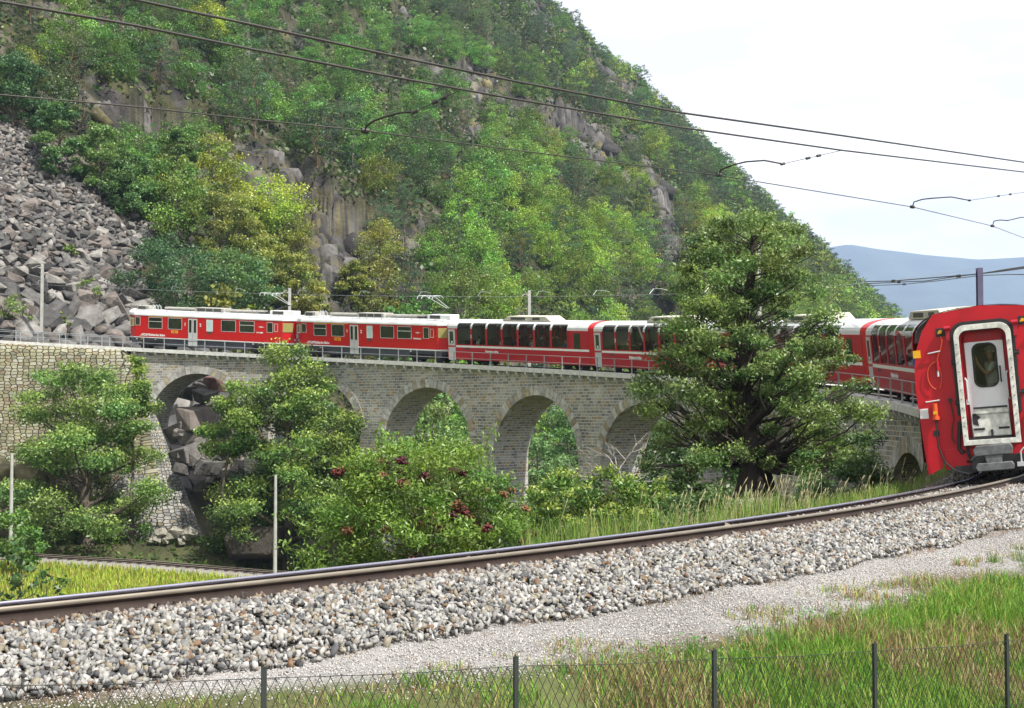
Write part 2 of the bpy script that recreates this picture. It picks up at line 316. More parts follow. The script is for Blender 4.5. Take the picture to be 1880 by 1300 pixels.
class MB:
    def __init__(s): s.v, s.f, s.c = [], [], []
    def add(s, vs, fs, col=None):
        b = len(s.v); s.v += [tuple(map(float, p)) for p in vs]; s.f += [tuple(i + b for i in f) for f in fs]
        s.c += [col or (1, 1, 1)] * len(vs); return s
    def box(s, x0, x1, y0, y1, z0, z1, col=None):
        return s.add([(x, y, z) for x in (x0, x1) for y in (y0, y1) for z in (z0, z1)],
                     [(0, 1, 3, 2), (4, 6, 7, 5), (0, 4, 5, 1), (2, 3, 7, 6), (0, 2, 6, 4), (1, 5, 7, 3)], col)
    def bar(s, a, b, w, h, up=(0, 0, 1), col=None):
        a, b = Vector(a), Vector(b); d = (b - a).normalized(); u = Vector(up); x = d.cross(u)
        x = x.normalized() if x.length > 1e-4 else Vector((1, 0, 0)); u = x.cross(d).normalized()
        vs = [p + x * i * w / 2 + u * j * h / 2 for p in (a, b) for i, j in ((-1, -1), (1, -1), (1, 1), (-1, 1))]
        return s.add(vs, [(0, 3, 2, 1), (4, 5, 6, 7), (0, 1, 5, 4), (1, 2, 6, 5), (2, 3, 7, 6), (3, 0, 4, 7)], col)
    def tube(s, pts, r, n=6, col=None, caps=True):
        pts = [Vector(p) for p in pts]; rs = r if isinstance(r, (list, tuple)) else [r] * len(pts)
        vs, fs = [], []; pu = None
        for i, p in enumerate(pts):
            d = (pts[min(i + 1, len(pts) - 1)] - pts[max(i - 1, 0)])
            d = d.normalized() if d.length > 1e-9 else Vector((0, 0, 1))
            u = pu if pu else (Vector((0, 0, 1)) if abs(d.z) < .9 else Vector((1, 0, 0)))
            x = d.cross(u)
            if x.length < 1e-5: x = d.cross(Vector((0.3, 1, 0.2)))
            x.normalize(); u = x.cross(d).normalized(); pu = u
            vs += [p + (x * math.cos(2 * PI * k / n) + u * math.sin(2 * PI * k / n)) * rs[i] for k in range(n)]
        for i in range(len(pts) - 1):
            for k in range(n): fs.append((i * n + k, i * n + (k + 1) % n, (i + 1) * n + (k + 1) % n, (i + 1) * n + k))
        if caps: fs += [tuple(range(n))[::-1], tuple(range((len(pts) - 1) * n, len(pts) * n))]
        return s.add(vs, fs, col)
    def prism(s, poly, t, o, ex, ey, col=None):
        """polygon in the plane (ex, ey) at o, thickness t along ex x ey"""
        o, ex, ey = Vector(o), Vector(ex), Vector(ey); n = ex.cross(ey).normalized(); k = len(poly)
        vs = [o + ex * p[0] + ey * p[1] for p in poly]; vs += [v + n * t for v in vs]
        return s.add(vs, [tuple(range(k))[::-1], tuple(range(k, 2 * k))] + [(i, (i + 1) % k, (i + 1) % k + k, i + k) for i in range(k)], col)
    def frame(s, pin, pout, t, o, ex, ey, col=None):
        """closed ring between two outlines with the same number of points"""
        o, ex, ey = Vector(o), Vector(ex), Vector(ey); n = ex.cross(ey).normalized(); k = len(pin)
        A = [o + ex * p[0] + ey * p[1] for p in pin]; B_ = [o + ex * p[0] + ey * p[1] for p in pout]
        vs = A + B_ + [v + n * t for v in A] + [v + n * t for v in B_]; fs = []
        for i in range(k):
            j = (i + 1) % k
            fs += [(i, j, k + j, k + i), (2 * k + i, 3 * k + i, 3 * k + j, 2 * k + j), (k + i, k + j, 3 * k + j, 3 * k + i), (i, 2 * k + i, 2 * k + j, j)]
        return s.add(vs, fs, col)
    def cyl(s, c, axis, r, h, n=16, col=None):
        c, a = Vector(c), Vector(axis).normalized(); return s.tube([c - a * h / 2, c + a * h / 2], r, n, col)
    def build(s, name, mat, parent=None, bevel=0, smooth=False, colors=False):
        me = bpy.data.meshes.new(name); me.from_pydata(s.v, [], s.f); me.update()
        bm = bmesh.new(); bm.from_mesh(me); bmesh.ops.recalc_face_normals(bm, faces=bm.faces); bm.to_mesh(me); bm.free()
        if colors:
            ca = me.color_attributes.new('Col', 'FLOAT_COLOR', 'POINT')
            ca.data.foreach_set('color', np.array([(*c, 1) for c in s.c], np.float32).ravel())
        me.materials.append(mat)
        if smooth: me.polygons.foreach_set('use_smooth', np.ones(len(me.polygons), bool))
        o = link(name, me, parent)
        if bevel:
            b = o.modifiers.new('bevel', 'BEVEL'); b.width = bevel; b.segments = 2; b.limit_method = 'ANGLE'
        return o
def tag(o, label=None, cat=None, group=None, kind=None):
    if label: o['label'] = label
    if cat: o['category'] = cat
    if group: o['group'] = group
    if kind: o['kind'] = kind
    return o
def empty(name, loc=(0, 0, 0), label=None, cat=None, group=None):
    o = bpy.data.objects.new(name, None); COL.objects.link(o); o.location = loc; o.empty_display_size = .2
    return tag(o, label, cat, group)
def copy_tree(o, parent=None):
    c = o.copy(); COL.objects.link(c); c.parent = parent
    for ch in [x for x in KIDS.get(o.name, ())]:
        copy_tree(ch, c)
    return c
KIDS = {}
def textmesh(body, size, mat, name, parent, origin, ex, ey, bold=0., align='LEFT', depth=.004, sx=1.):
    cu = bpy.data.curves.new(name, 'FONT'); cu.body = body; cu.size = size; cu.offset = bold; cu.extrude = depth; cu.align_x = align; cu.resolution_u = 3
    t = bpy.data.objects.new('tmp', cu); COL.objects.link(t); bpy.context.view_layer.update()
    me = bpy.data.meshes.new_from_object(t.evaluated_get(bpy.context.evaluated_depsgraph_get())); bpy.data.objects.remove(t)
    ex, ey = Vector(ex), Vector(ey); ez = ex.cross(ey)
    M = Matrix((( ex.x * sx, ey.x, ez.x, origin[0]), (ex.y * sx, ey.y, ez.y, origin[1]), (ex.z * sx, ey.z, ez.z, origin[2]), (0, 0, 0, 1)))
    me.transform(M); me.materials.clear(); me.materials.append(mat); me.name = name
    return link(name, me, parent)

# ================================================================== TERRAIN
def build_terrain():
    th = np.concatenate([np.radians(np.arange(-180, -26, 4)), np.radians(np.linspace(-25, 25, 600)), np.radians(np.arange(28, 180.1, 4))])
    rd = np.concatenate([np.linspace(.5, 5, 8), np.linspace(5.4, 34, 150), np.linspace(34.8, 84, 60), np.linspace(84.6, 140, 95), np.linspace(141, 330, 330), np.linspace(331.5, 720, 250), np.geomspace(730, 2600, 30)])
    Rg, Tg = np.meshgrid(rd, th, indexing='ij'); X, Y = Rg * np.sin(Tg), Rg * np.cos(Tg)
    Zg = ground(X, Y)
    far = sstep(1200, 2400, Rg); Zg = Zg * (1 - far) + np.minimum(Zg, 60) * far
    px, py = proj(X, Y, Zg)
    w, v = hillw(X, Y); rr = np.hypot(X - CX, Y - CY) - R
    aa = np.arctan2(Y - CY, X - CX) - T0; s = np.where(aa < -2.2, aa + 2 * PI, aa) * R
    hill = (w > 0) & (rr > 0) & (s > 34)
    front = Y > 5
    rk = np.where(hill & front, rockmask(px, py), 0); sc = np.where(hill & front, screemask(px, py), False)
    n1 = NZ.f(X / 6, Y / 6, Zg / 6, 5); n2 = NZ2.f(X / 1.7, Y / 1.7, Zg / 1.7, 4); n3 = NZ2.f(X / 25, Y / 25, Zg / 25, 3)
    def c(r, g, b): return np.stack([np.full(X.shape, r), np.full(X.shape, g), np.full(X.shape, b)], -1)
    def mixc(a, b, t): return a * (1 - t[..., None]) + b * t[..., None]
    under = mixc(c(.028, .03, .018), c(.06, .058, .028), sstep(.4, .6, n2)); under = mixc(under, c(.12, .105, .085), sstep(.54, .68, n1))  # litter tones, darkened to paint shade into the gaps between the trees
    rock = mixc(c(.045, .041, .04), c(.165, .155, .148), sstep(.35, .72, n1)); rock = mixc(rock, c(.125, .105, .04), sstep(.50, .62, n2) * sstep(.62, .42, n3) * .7); rock = mixc(rock, c(.03, .03, .027), sstep(.46, .36, n2))
    col = mixc(under, rock, sstep(.25, .6, rk)); col = mixc(col, c(.06, .056, .055), sc.astype(float))
    field = mixc(c(.13, .17, .03), c(.22, .24, .045), sstep(.35, .65, n2))
    wood = mixc(c(.05, .06, .025), c(.09, .085, .04), n2)
    inn = mixc(field, wood, np.clip(sstep(-9.5, -6, Zg) + sstep(104, 112, Y) + sstep(-10, 4, X), 0, 1))
    grav = mixc(c(.28, .27, .26), c(.41, .395, .38), n2)
    gb = mixc(c(.06, .09, .025), c(.14, .13, .05), n2)
    ge = np.where((Y > 4) & (Y < 40), grassedge(X, np.maximum(Y, 4)), 1.) + 1.2 * (n1 - .5)
    outn = mixc(mixc(grav, c(.20, .14, .10), sstep(-.9, -.1, ge) * sstep(.45, .6, n2)), gb, sstep(-.2, .3, ge))
    nearo = (rr > -2.2) & (s < 34)
    emb = mixc(c(.10, .13, .035), c(.2, .18, .10), n2)
    colr = np.where((rr < -.6)[..., None], inn, np.where(hill[..., None], col, wood)); colr = np.where(nearo[..., None], np.where((rr < 1)[..., None], emb, outn), colr)
    nr, nth = X.shape
    i, j = np.meshgrid(np.arange(nr - 1), np.arange(nth - 1), indexing='ij'); a = i * nth + j
    F = np.stack([a, a + 1, a + nth + 1, a + nth], -1).reshape(-1, 4)[:, ::-1]
    me = npmesh('ground', np.stack([X, Y, Zg], -1).reshape(-1, 3), F, SOIL, colr.reshape(-1, 3), smooth=False)
    tag(link('ground', me), kind='structure')
build_terrain()
def build_far():
    # the blue ridge that closes the valley, about five kilometres off
    pts = [(-1500, 300), (0, 250), (900, 330), (1300, 430), (1440, 462), (1520, 455), (1562, 449), (1620, 459), (1700, 468), (1800, 476), (1880, 472), (2100, 455), (2600, 430), (3600, 380)]
    xs = np.linspace(-1500, 3600, 420); ys = np.interp(xs, [p[0] for p in pts], [p[1] for p in pts])
    V = []; rows = 40; D = 6000.
    for k in range(rows):
        t = k / (rows - 1)                      # 0 foot .. 1 crest
        Y = D - 2200 * (1 - t)
        for x, y in zip(xs, ys):
            top = at(x, y, D); X = (x - 940) / FPX * D
            z = -20 + (top[2] + 20) * (t ** .85)
            V.append((X, Y, z))
    V = np.array(V); n = NZ.f(V[:, 0] / 520, V[:, 1] / 520, V[:, 2] / 700, 5) - .5
    tt = np.repeat(np.linspace(0, 1, rows), len(xs)); V[:, 2] += n * (420 * tt * (1 - tt) + 14); V[:, 2] = np.maximum(V[:, 2], -20); V[:, 1] += n * 200 * (1 - tt)
    V2 = V[-len(xs):] * np.array([1, 1, 0]) + np.array([0, 500, -15.]); V = np.vstack([V, V2]); rows += 1
    nt_ = len(xs); i, j = np.meshgrid(np.arange(rows - 1), np.arange(nt_ - 1), indexing='ij'); a = i * nt_ + j
    F = np.stack([a, a + 1, a + nt_ + 1, a + nt_], -1).reshape(-1, 4)
    c = np.array([.05, .068, .06]) * (.7 + .8 * NZ2.f(V[:, 0] / 60, V[:, 1] / 60, V[:, 2] / 60, 4))[:, None]
    tag(link('hills', npmesh('hills', V, F, SOIL, c, smooth=True)), kind='structure')
build_far()

# ================================================================== FOLIAGE
def leaves(C, size, asp, up, rng, droop=.0):
    n = len(C); nr = rng.normal(size=(n, 3)); nr[:, 2] += up; nr /= np.linalg.norm(nr, axis=1)[:, None]
    t = rng.normal(size=(n, 3)); t[:, 2] -= droop; t -= nr * np.sum(t * nr, 1)[:, None]; t /= np.linalg.norm(t, axis=1)[:, None] + 1e-9
    b = np.cross(nr, t); s = np.asarray(size)[:, None]
    V = np.stack([C - t * s * .5, C + b * s * asp * .5 - t * s * .05, C + t * s * .5, C - b * s * asp * .5 - t * s * .05], 1).reshape(-1, 3)
    return V, np.arange(4 * n).reshape(-1, 4)
def tube_np(segs, nside=5):
    """segs: list of (points (k,3), radii (k,))"""
    VV, FF, b = [], [], 0
    for P, r in segs:
        P = np.asarray(P, float); k = len(P); d = np.gradient(P, axis=0); d /= np.linalg.norm(d, axis=1)[:, None] + 1e-9
        ref = np.where(np.abs(d[:, 2:3]) < .9, np.array([[0, 0, 1.]]), np.array([[1., 0, 0]])); x = np.cross(d, ref); x /= np.linalg.norm(x, axis=1)[:, None] + 1e-9; y = np.cross(x, d)
        an = np.arange(nside) * 2 * PI / nside
        V = P[:, None, :] + (x[:, None, :] * np.cos(an)[None, :, None] + y[:, None, :] * np.sin(an)[None, :, None]) * np.asarray(r)[:, None, None]
        VV.append(V.reshape(-1, 3)); i, j = np.meshgrid(np.arange(k - 1), np.arange(nside), indexing='ij')
        FF.append((np.stack([i * nside + j, i * nside + (j + 1) % nside, (i + 1) * nside + (j + 1) % nside, (i + 1) * nside + j], -1).reshape(-1, 4)) + b); b += k * nside
    return np.vstack(VV), np.vstack(FF)
def limb(a, b, r0, r1, rng, sag=.12, n=6):
    t = np.linspace(0, 1, n)[:, None]; a, b = np.asarray(a, float), np.asarray(b, float); ln = np.linalg.norm(b - a)
    P = a + (b - a) * t + np.sin(t * PI) * rng.normal(size=3) * ln * sag * .5 + rng.normal(size=(n, 3)) * ln * .02 * np.sin(t * PI)
    P[:, 2] -= (np.sin(t[:, 0] * PI)) * ln * .04
    return P, r0 + (r1 - r0) * t[:, 0]
def treemesh(seed, env, H, ncl, clr, nleaf, lsize, asp=.55, trunk=.2, col=(.10, .18, .04), var=.3, flat=.6, up=.7, trunk_top=.85, base=.1, inner=.35, lean=(0, 0), cx=None, barecol=(.11, .09, .07), twigs=0, tipcol=None, nside=5, droop=.15, limbr=1.):
    """crown of leaf clumps carried by limbs. env: [(height fraction, radius)]"""
    rng = np.random.default_rng(seed); eh, er = zip(*env)
    segs = []; top = np.array([lean[0], lean[1], H * trunk_top])
    tp, tr = limb((0, 0, 0), top, trunk, trunk * .18, rng, .05, 9); tp[0] = 0; tr[0] *= 1.5; tr[1] *= 1.15; segs.append((tp, tr))
    cl = []; tries = 0
    while len(cl) < ncl and tries < ncl * 60:
        tries += 1
        h = rng.uniform(eh[0], 1); rad = np.interp(h, eh, er); q = math.sqrt(rng.uniform(inner ** 2, 1)); a = rng.uniform(0, 2 * PI)
        p = np.array([math.cos(a) * rad * q + lean[0] * h, math.sin(a) * rad * q + lean[1] * h, h * H]); cr_ = clr * rng.uniform(.6, 1.25)
        if all((np.linalg.norm((p - o) * (1, 1, 1.5)) > .62 * (cr_ + r_)) for o, r_ in cl): cl.append((p, cr_))
    for p, cr_ in cl:
        hz = max(.12 * H, p[2] - np.hypot(p[0], p[1]) * rng.uniform(.35, .8)); hz = min(hz, H * trunk_top * .97)
        i = np.interp(hz, tp[:, 2], np.arange(len(tp))); a = np.array([np.interp(i, np.arange(len(tp)), tp[:, k]) for k in range(3)])
        r0 = np.interp(i, np.arange(len(tp)), tr) * rng.uniform(.35, .55) * limbr
        P, rr_ = limb(a, p, r0, trunk * .05 * min(1, limbr * 1.2), rng); segs.append((P, rr_))
        for _ in range(twigs):
            j = rng.integers(2, len(P)); e = p + rng.normal(size=3) * cr_ * .6; segs.append(limb(P[j], e, rr_[j] * .5, trunk * .02, rng, .2, 4))
    Cn, Sz, Cc = [], [], []
    tot = sum(r_ ** 2 for _, r_ in cl)
    for p, cr_ in cl:
        n = int(nleaf * cr_ ** 2 / tot) + 1
        d = rng.normal(size=(n, 3)); d /= np.linalg.norm(d, axis=1)[:, None]; q = rng.uniform(.25, 1, n) ** .5
        sub = rng.normal(size=(max(2, n // 14), 3)); sub /= np.linalg.norm(sub, axis=1)[:, None]; k = rng.integers(0, len(sub), n)
        d = d * .5 + sub[k] * .75
        P = p + d * q[:, None] * cr_ * np.array([1, 1, flat]) * 1.05
        Cn.append(P); Sz.append(rng.uniform(.6, 1.3, n) * lsize)
        t = rng.uniform(1 - var, 1 + var); hue = rng.normal(0, .10)
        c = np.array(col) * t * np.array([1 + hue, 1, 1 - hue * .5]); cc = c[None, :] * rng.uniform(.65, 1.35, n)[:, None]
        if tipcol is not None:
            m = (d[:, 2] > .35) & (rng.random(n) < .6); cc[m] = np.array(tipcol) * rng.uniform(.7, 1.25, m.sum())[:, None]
        Cc.append(cc)
    Cn, Sz, Cc = np.vstack(Cn), np.concatenate(Sz), np.vstack(Cc)
    V, F = leaves(Cn, Sz, asp, up, rng, droop); TV, TF = tube_np(segs, nside)
    tc = np.array(barecol)[None, :] * np.random.default_rng(seed + 1).uniform(.7, 1.2, (len(TV), 1))
    return (V, F, np.repeat(Cc, 4, 0)), (TV, TF, tc), cl
def put_tree(data, loc, name, label, cat='tree', group=None, rot=0., scale=1., ccol=(1, 1, 1), parts=('crown', 'trunk')):
    r = empty(name, loc, label, cat, group); r.rotation_euler[2] = rot; r.scale = (scale,) * 3 if np.isscalar(scale) else scale
    (a, b) = data
    c = link(parts[0], a, r); c.color = (*ccol, 1)
    t = link(parts[1], b, r)
    return r
def mk(data, nm='crown'):
    (V, F, C), (TV, TF, TC), cl = data
    return npmesh(nm, V, F, LEAF, C), npmesh('trunk', TV, TF, BARK, TC, smooth=True)
# palette variants for the forest on the slope
ENV_B = [(.18, .24), (.4, .40), (.65, .40), (.85, .28), (1, .08)]
ENV_P = [(.3, .22), (.5, .30), (.7, .27), (.88, .17), (1, .03)]
def scaled(env, H): return [(a, b * H) for a, b in env]
BROAD = [treemesh(100 + k, scaled(ENV_B, 9), 9, 28, 1.65, 5600, .27, .75, .16, (.15, .27, .045), .35, .6, .6, twigs=1, nside=4) for k in range(6)]
PINE = [treemesh(200 + k, scaled(ENV_P, 10), 10, 28, 1.25, 4800, .22, .5, .15, (.066, .125, .055), .3, .38, .9, nside=4, trunk_top=.95, barecol=(.16, .10, .07)) for k in range(5)]
FIR = [treemesh(260 + k, [(.08, 2.0), (.4, 1.35), (.8, .5), (1, .05)], 10, 34, .8, 1300, .28, .45, .14, (.03, .065, .035), .25, .35, .9, nside=4, trunk_top=.98, inner=.1) for k in range(2)]
LOWB = [treemesh(300 + k, scaled(ENV_B, 9), 9, 18, 1.7, 900, .54, .75, .14, (.15, .27, .045), .35, .6, .6, nside=3) for k in range(4)]
LOWP = [treemesh(320 + k, scaled(ENV_P, 10), 10, 18, 1.3, 700, .46, .55, .14, (.066, .125, .055), .3, .4, .9, nside=3, trunk_top=.95) for k in range(4)]
BM, PM, FM = [mk(d) for d in BROAD], [mk(d) for d in PINE], [mk(d) for d in FIR]

def tint(px, py, kind, rng):
    """crown colour of the kinds of trees that grow in each part of the slope"""
    g = np.array([1., 1., 1.])
    if kind == 'b':
        bright = 0
        if 780 < px < 1330 and py > 400 - (px - 780) * .05: bright = .55
        if 300 < px < 700 and py > 330: g = np.array([1.75, 1.25, .9]) if rng.random() < .72 else np.array([1.0, .95, 1.0])
        elif px > 1000 and py < 420: g = np.array([1.5, 1.22, .9]) if rng.random() < .55 else np.array([1.1, 1.1, 1])
        elif 150 < px < 900: g = np.array([.85, 1.0, 1.1])
        elif px > 1250: g = np.array([1.35, 1.2, 1.0])
        if bright: g = g * (1.35, 1.22, .9)
        if rng.random() < .02: g = np.array([1.9, 1.3, .8])
        if rng.random() < .18: g = g * (.75, .62, .9)
        g = g * rng.uniform(.55, 1.35)
    else:
        g = np.array([1.0, 1.0, 1.0]) if rng.random() < .6 else np.array([1.45, 1.12, 1.0]); g = g * rng.uniform(.6, 1.35)
    return g
def zone(px, py):
    h = 'the scree slope' if px < 230 else 'the leading motor coach' if px < 534 else 'the second motor coach' if px < 820 else 'the first panorama coach' if px < 1090 else 'the coach left of the chestnut' if px < 1330 else 'the chestnut crown' if px < 1500 else 'the gap before the tail coach'
    v = 'just above' if py > 500 else 'low on the slope over' if py > 400 else 'halfway up the slope over' if py > 270 else 'high on the slope over' if py > 130 else 'at the top edge over'
    return v + ' ' + h
HERO = [(315, 592, 432, 6.6, 'd', 'dark green spreading tree beside the foot of the scree, behind the leading motor coach'), (425, 592, 462, 6.0, 'd2', 'dark green bushy tree right of the spreading one behind the leading motor coach'),
        (405, 520, 335, 4.2, 'y', 'olive yellow tree at the foot of the mossy cliff'), (470, 545, 405, 3.6, 'y', 'smaller olive yellow tree right of the tall one under the cliff'), (545, 592, 465, 3.8, 'y', 'olive yellow tree behind the joint of the two motor coaches'), (648, 592, 478, 2.6, 'y', 'narrow yellowish tree above the second motor coach'),
        (322, 425, 228, 2.6, 'g', 'slender pale green tree between the scree and the mossy cliff'), (182, 362, 222, 3.6, 'g', 'mid green tree at the edge of the upper scree'), (98, 322, 185, 3.0, 'g2', 'thin tree standing above the top of the scree'), (18, 235, 92, 4.6, 'd', 'dark blue-green tree at the left edge above the scree'), (235, 400, 280, 3.4, 'g2', 'green tree against the scree below the slender one')]
SKY = [(1066, 104, 38, 'f', 'dark conifer standing on the skyline high on the ridge'), (1032, 80, 22, 'b', 'broadleaf tree on the skyline beside the dark conifer'), (1180, 205, 150, 'b', 'round tree on the skyline right of the high rocks'), (1318, 338, 272, 'b', 'lone airy tree on the skyline left of the chestnut top'), (1358, 375, 308, 'f', 'thin conifer on the skyline behind the steady arm'),
       (1465, 448, 408, 'f', 'small conifer on the skyline right of the chestnut top'), (1560, 560, 474, 'f', 'pointed dark fir near the lower end of the ridge'), (1574, 575, 505, 'f', 'second dark fir just right of the pointed one'), (1612, 600, 535, 'p', 'dark pine at the very foot of the ridge above the coaches')]
def hillat(px, py):
    best = None
    for Y in np.arange(118, 760, 1.5):
        X = (px - 940) / FPX * Y
        if math.hypot(X - CX, Y - CY) - R < 3: continue
        a = proj(np.array(X), np.array(Y), np.array(gz(X, Y)))[1]
        if best is None or abs(a - py) < best[0] - .5: best = (abs(a - py), X, Y)
        if best[0] < 1.5: break
    return best[1], best[2], gz(best[1], best[2])
def heroes():
    pal = {'d': ((.055, .125, .045), (.08, .17, .06)), 'd2': ((.07, .15, .045), (.13, .25, .05)), 'y': ((.20, .24, .045), (.33, .35, .08)), 'g': ((.12, .22, .055), (.2, .31, .08)), 'g2': ((.09, .18, .055), (.15, .26, .07))}
    for k, (px, by, ty, rad, c, lab) in enumerate(HERO):
        x, y, z = hillat(px, by); H = at(px, ty, y)[2] - z
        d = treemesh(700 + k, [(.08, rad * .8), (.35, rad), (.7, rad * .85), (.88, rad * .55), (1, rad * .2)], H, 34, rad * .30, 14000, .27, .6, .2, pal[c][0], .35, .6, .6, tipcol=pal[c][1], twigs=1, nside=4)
        put_tree(mk(d), (x, y, z - .3), 'broadleaf_tree', lab)
    for k, (px, by, ty, c, lab) in enumerate(SKY):
        x, y, z = hillat(px, by); H = at(px, ty, y)[2] - z; d, hh, nm = {'f': (FM[k % 2], 10., 'fir_tree'), 'b': (BM[k % 6], 9., 'broadleaf_tree'), 'p': (PM[k % 5], 10., 'pine_tree')}[c]
        q = max(.35, min(H / hh, 1.6)); put_tree(d, (x, y, z - .3), nm, lab, 'tree', None, k * 1.3, (q * 1.1, q * 1.1, q), (.7, .8, 1.0) if c == 'b' else (1, 1, 1))
    for k, (px, by, r_, lab) in enumerate(((22, 612, 1.6, 'light green bush behind the railing at the far left'), (158, 545, 1.1, 'yellowish tuft of scrub growing among the boulders'), (125, 470, .7, 'small green shrub in the middle of the scree'), (108, 612, .9, 'small bush between the boulders and the railing'))):
        x, y, z = hillat(px, by); d = treemesh(760 + k, [(.05, r_), (.6, r_), (1, r_ * .4)], r_ * 1.5, 10, r_ * .4, 900, .22, .55, .04, (.15, .23, .05), .3, .6, .5, tipcol=(.26, .33, .08), nside=3)
        put_tree(mk(d, 'foliage'), (x, y, z + .5), 'bush', lab, 'bush', parts=('foliage', 'stems'))
def forest():
    rng = np.random.default_rng(5)
    n = 60000
    th = np.radians(rng.uniform(-24, 24, n)); rd = np.sqrt(rng.uniform(95 ** 2, 760 ** 2, n))
    X, Y = rd * np.sin(th), rd * np.cos(th); Z = ground(X, Y); px, py = proj(X, Y, Z)
    rr = np.hypot(X - CX, Y - CY) - R; w, v = hillw(X, Y)
    dens = NZ.f(X / 22, Y / 22, Y * 0 + 3, 3)
    ok = (rr > 7.5) & (w > 2) & (px > -160) & (px < 1760) & (py > -330) & (rockmask(px, py) < .3) & ((rockmask(px, py - 16) < .5) | (rng.random(n) < .25)) & ((rockmask(px, py - 38) < .5) | (px < 560) | (rng.random(n) < .5)) & ~screemask(px, py + 4) & ~((np.abs(px - 370) < 150) & (py > 470) & (py < 640)) & ~((np.abs(px - 410) < 60) & (py > 420) & (py < 560)) & ~((np.abs(px - 570) < 90) & (py > 530)) & (rng.random(n) < np.clip(dens * 2.6 - .35, .3, 1))
    # drop what the slope hides: running skyline along each bearing is not needed, the slope is monotone
    X, Y, Z, px, py, rd = [q[ok] for q in (X, Y, Z, px, py, rd)]
    grid = {}; keep = []
    for i in range(len(X)):
        sp = 4.3 + rd[i] * .004; sp *= (.8 + .5 * rng.random())
        k = (int(X[i] // 8), int(Y[i] // 8)); bad = False
        for a in (-1, 0, 1):
            for b in (-1, 0, 1):
                for j in grid.get((k[0] + a, k[1] + b), ()):
                    if (X[i] - X[j]) ** 2 + (Y[i] - Y[j]) ** 2 < sp * sp: bad = True; break
                if bad: break
            if bad: break
        if not bad: grid.setdefault(k, []).append(i); keep.append(i)
    keep.sort(key=lambda i: rd[i])
    nb = npn = 0; SV, SF, SC, TV_, TF_, TC_ = [], [], [], [], [], []; b1 = b2 = 0
    pn = NZ2.f(X / 40, Y / 40, X * 0 + 6, 3)
    for i in keep:
        x, y, z, ax, ay = X[i], Y[i], Z[i], px[i], py[i]
        pine = rng.random() < (.86 if pn[i] > .49 else .28) * (.35 if (ay > 430 and ax > 780) or (300 < ax < 700 and ay > 380) else 1)
        sc = (rng.uniform(.55, .8) if rng.random() < .35 else rng.uniform(.8, 1.12)) * (.85 if ay < 120 else 1); g = tint(ax, ay, 'p' if pine else 'b', rng); rot = rng.uniform(0, 6.28)
        vis = (-30 < ax < 1700) and (-90 < ay < 640)
        if vis and ((pine and npn < 290) or (not pine and nb < 290)):
            d = (FM[rng.integers(2)] if rng.random() < .16 else PM[rng.integers(5)]) if pine else BM[rng.integers(6)]
            hue = ('grey-green' if g[0] < 1.2 else 'olive') if pine else ('yellow-green' if g[0] / g[1] > 1.25 else ('bright green' if g[1] > 1.15 else 'deep green'))
            lab = '%s%s %s %s' % ('small ' if sc < .72 else 'tall ' if sc > 1.0 else '', hue, 'pine' if pine else 'broadleaf tree', zone(ax, ay))
            isf = d in FM
            if isf: lab = lab.replace('pine', 'pointed fir')
            r = put_tree(d, (x, y, z - .3), 'fir_tree' if isf else 'pine_tree' if pine else 'broadleaf_tree', lab, 'tree', lab.replace('tree ', 'trees ').replace('pine ', 'pines ').replace('fir ', 'firs '), rot, (sc, sc, sc * rng.uniform(.9, 1.15)), g)
            if pine: npn += 1
            else: nb += 1
        else:
            (V, F, C), (TV, TF, TC), _ = (LOWP if pine else LOWB)[rng.integers(4)]
            c, s = math.cos(rot) * sc, math.sin(rot) * sc; M = np.array([[c, -s, 0], [s, c, 0], [0, 0, sc]])
            SV.append(V @ M.T + (x, y, z - .3)); SF.append(F + b1); SC.append(C * g); b1 += len(V)
            TV_.append(TV @ M.T + (x, y, z - .3)); TF_.append(TF + b2); TC_.append(TC); b2 += len(TV)
    print('forest', len(keep), nb, npn)
    o = link('distant_forest', npmesh('distant_forest', np.vstack(SV), np.vstack(SF), LEAF, np.vstack(SC)))
    tag(o, 'dense far-off mixed forest covering the upper mountainside and ridge', 'forest', kind='stuff')
    o2 = link('trunks', npmesh('trunks', np.vstack(TV_), np.vstack(TF_), BARK, np.vstack(TC_)), o); o2['kind'] = 'stuff'
    # low scrub filling between the trees
    n = 62000; th = np.radians(rng.uniform(-24, 24, n)); rd = np.sqrt(rng.uniform(95 ** 2, 640 ** 2, n)); X, Y = rd * np.sin(th), rd * np.cos(th)
    Z = ground(X, Y); px, py = proj(X, Y, Z); rr = np.hypot(X - CX, Y - CY) - R; w, v = hillw(X, Y)
    rm = rockmask(px, py)
    ok = (rr > 5) & (w > 1) & (px > -100) & (px < 1720) & (py > -120) & ((rm < .5) | (rng.random(n) < .10)) & ~screemask(px, py + 3)
    X, Y, Z, px, py = [q[ok] for q in (X, Y, Z, px, py)]; m = len(X); k = 9
    base = np.repeat(np.stack([X, Y, Z], 1), k, 0) + rng.normal(size=(m * k, 3)) * np.array([.9, .9, .5]) + (0, 0, .5)
    c = np.repeat(np.array([[.065, .115, .03]]) * rng.uniform(.5, 1.4, (m, 1)) * np.stack([rng.uniform(.8, 1.5, m), np.ones(m), rng.uniform(.7, 1.2, m)], 1), k, 0) * rng.uniform(.7, 1.3, (m * k, 1))
    V, F = leaves(base, rng.uniform(.3, .75, m * k) * (1 + np.repeat(Y, k) / 500), .7, .6, rng)
    tag(link('undergrowth', npmesh('undergrowth', V, F, LEAF, np.repeat(c, 4, 0))), 'low green scrub and undergrowth between the trees of the mountainside', 'undergrowth', kind='stuff')
forest()
heroes()

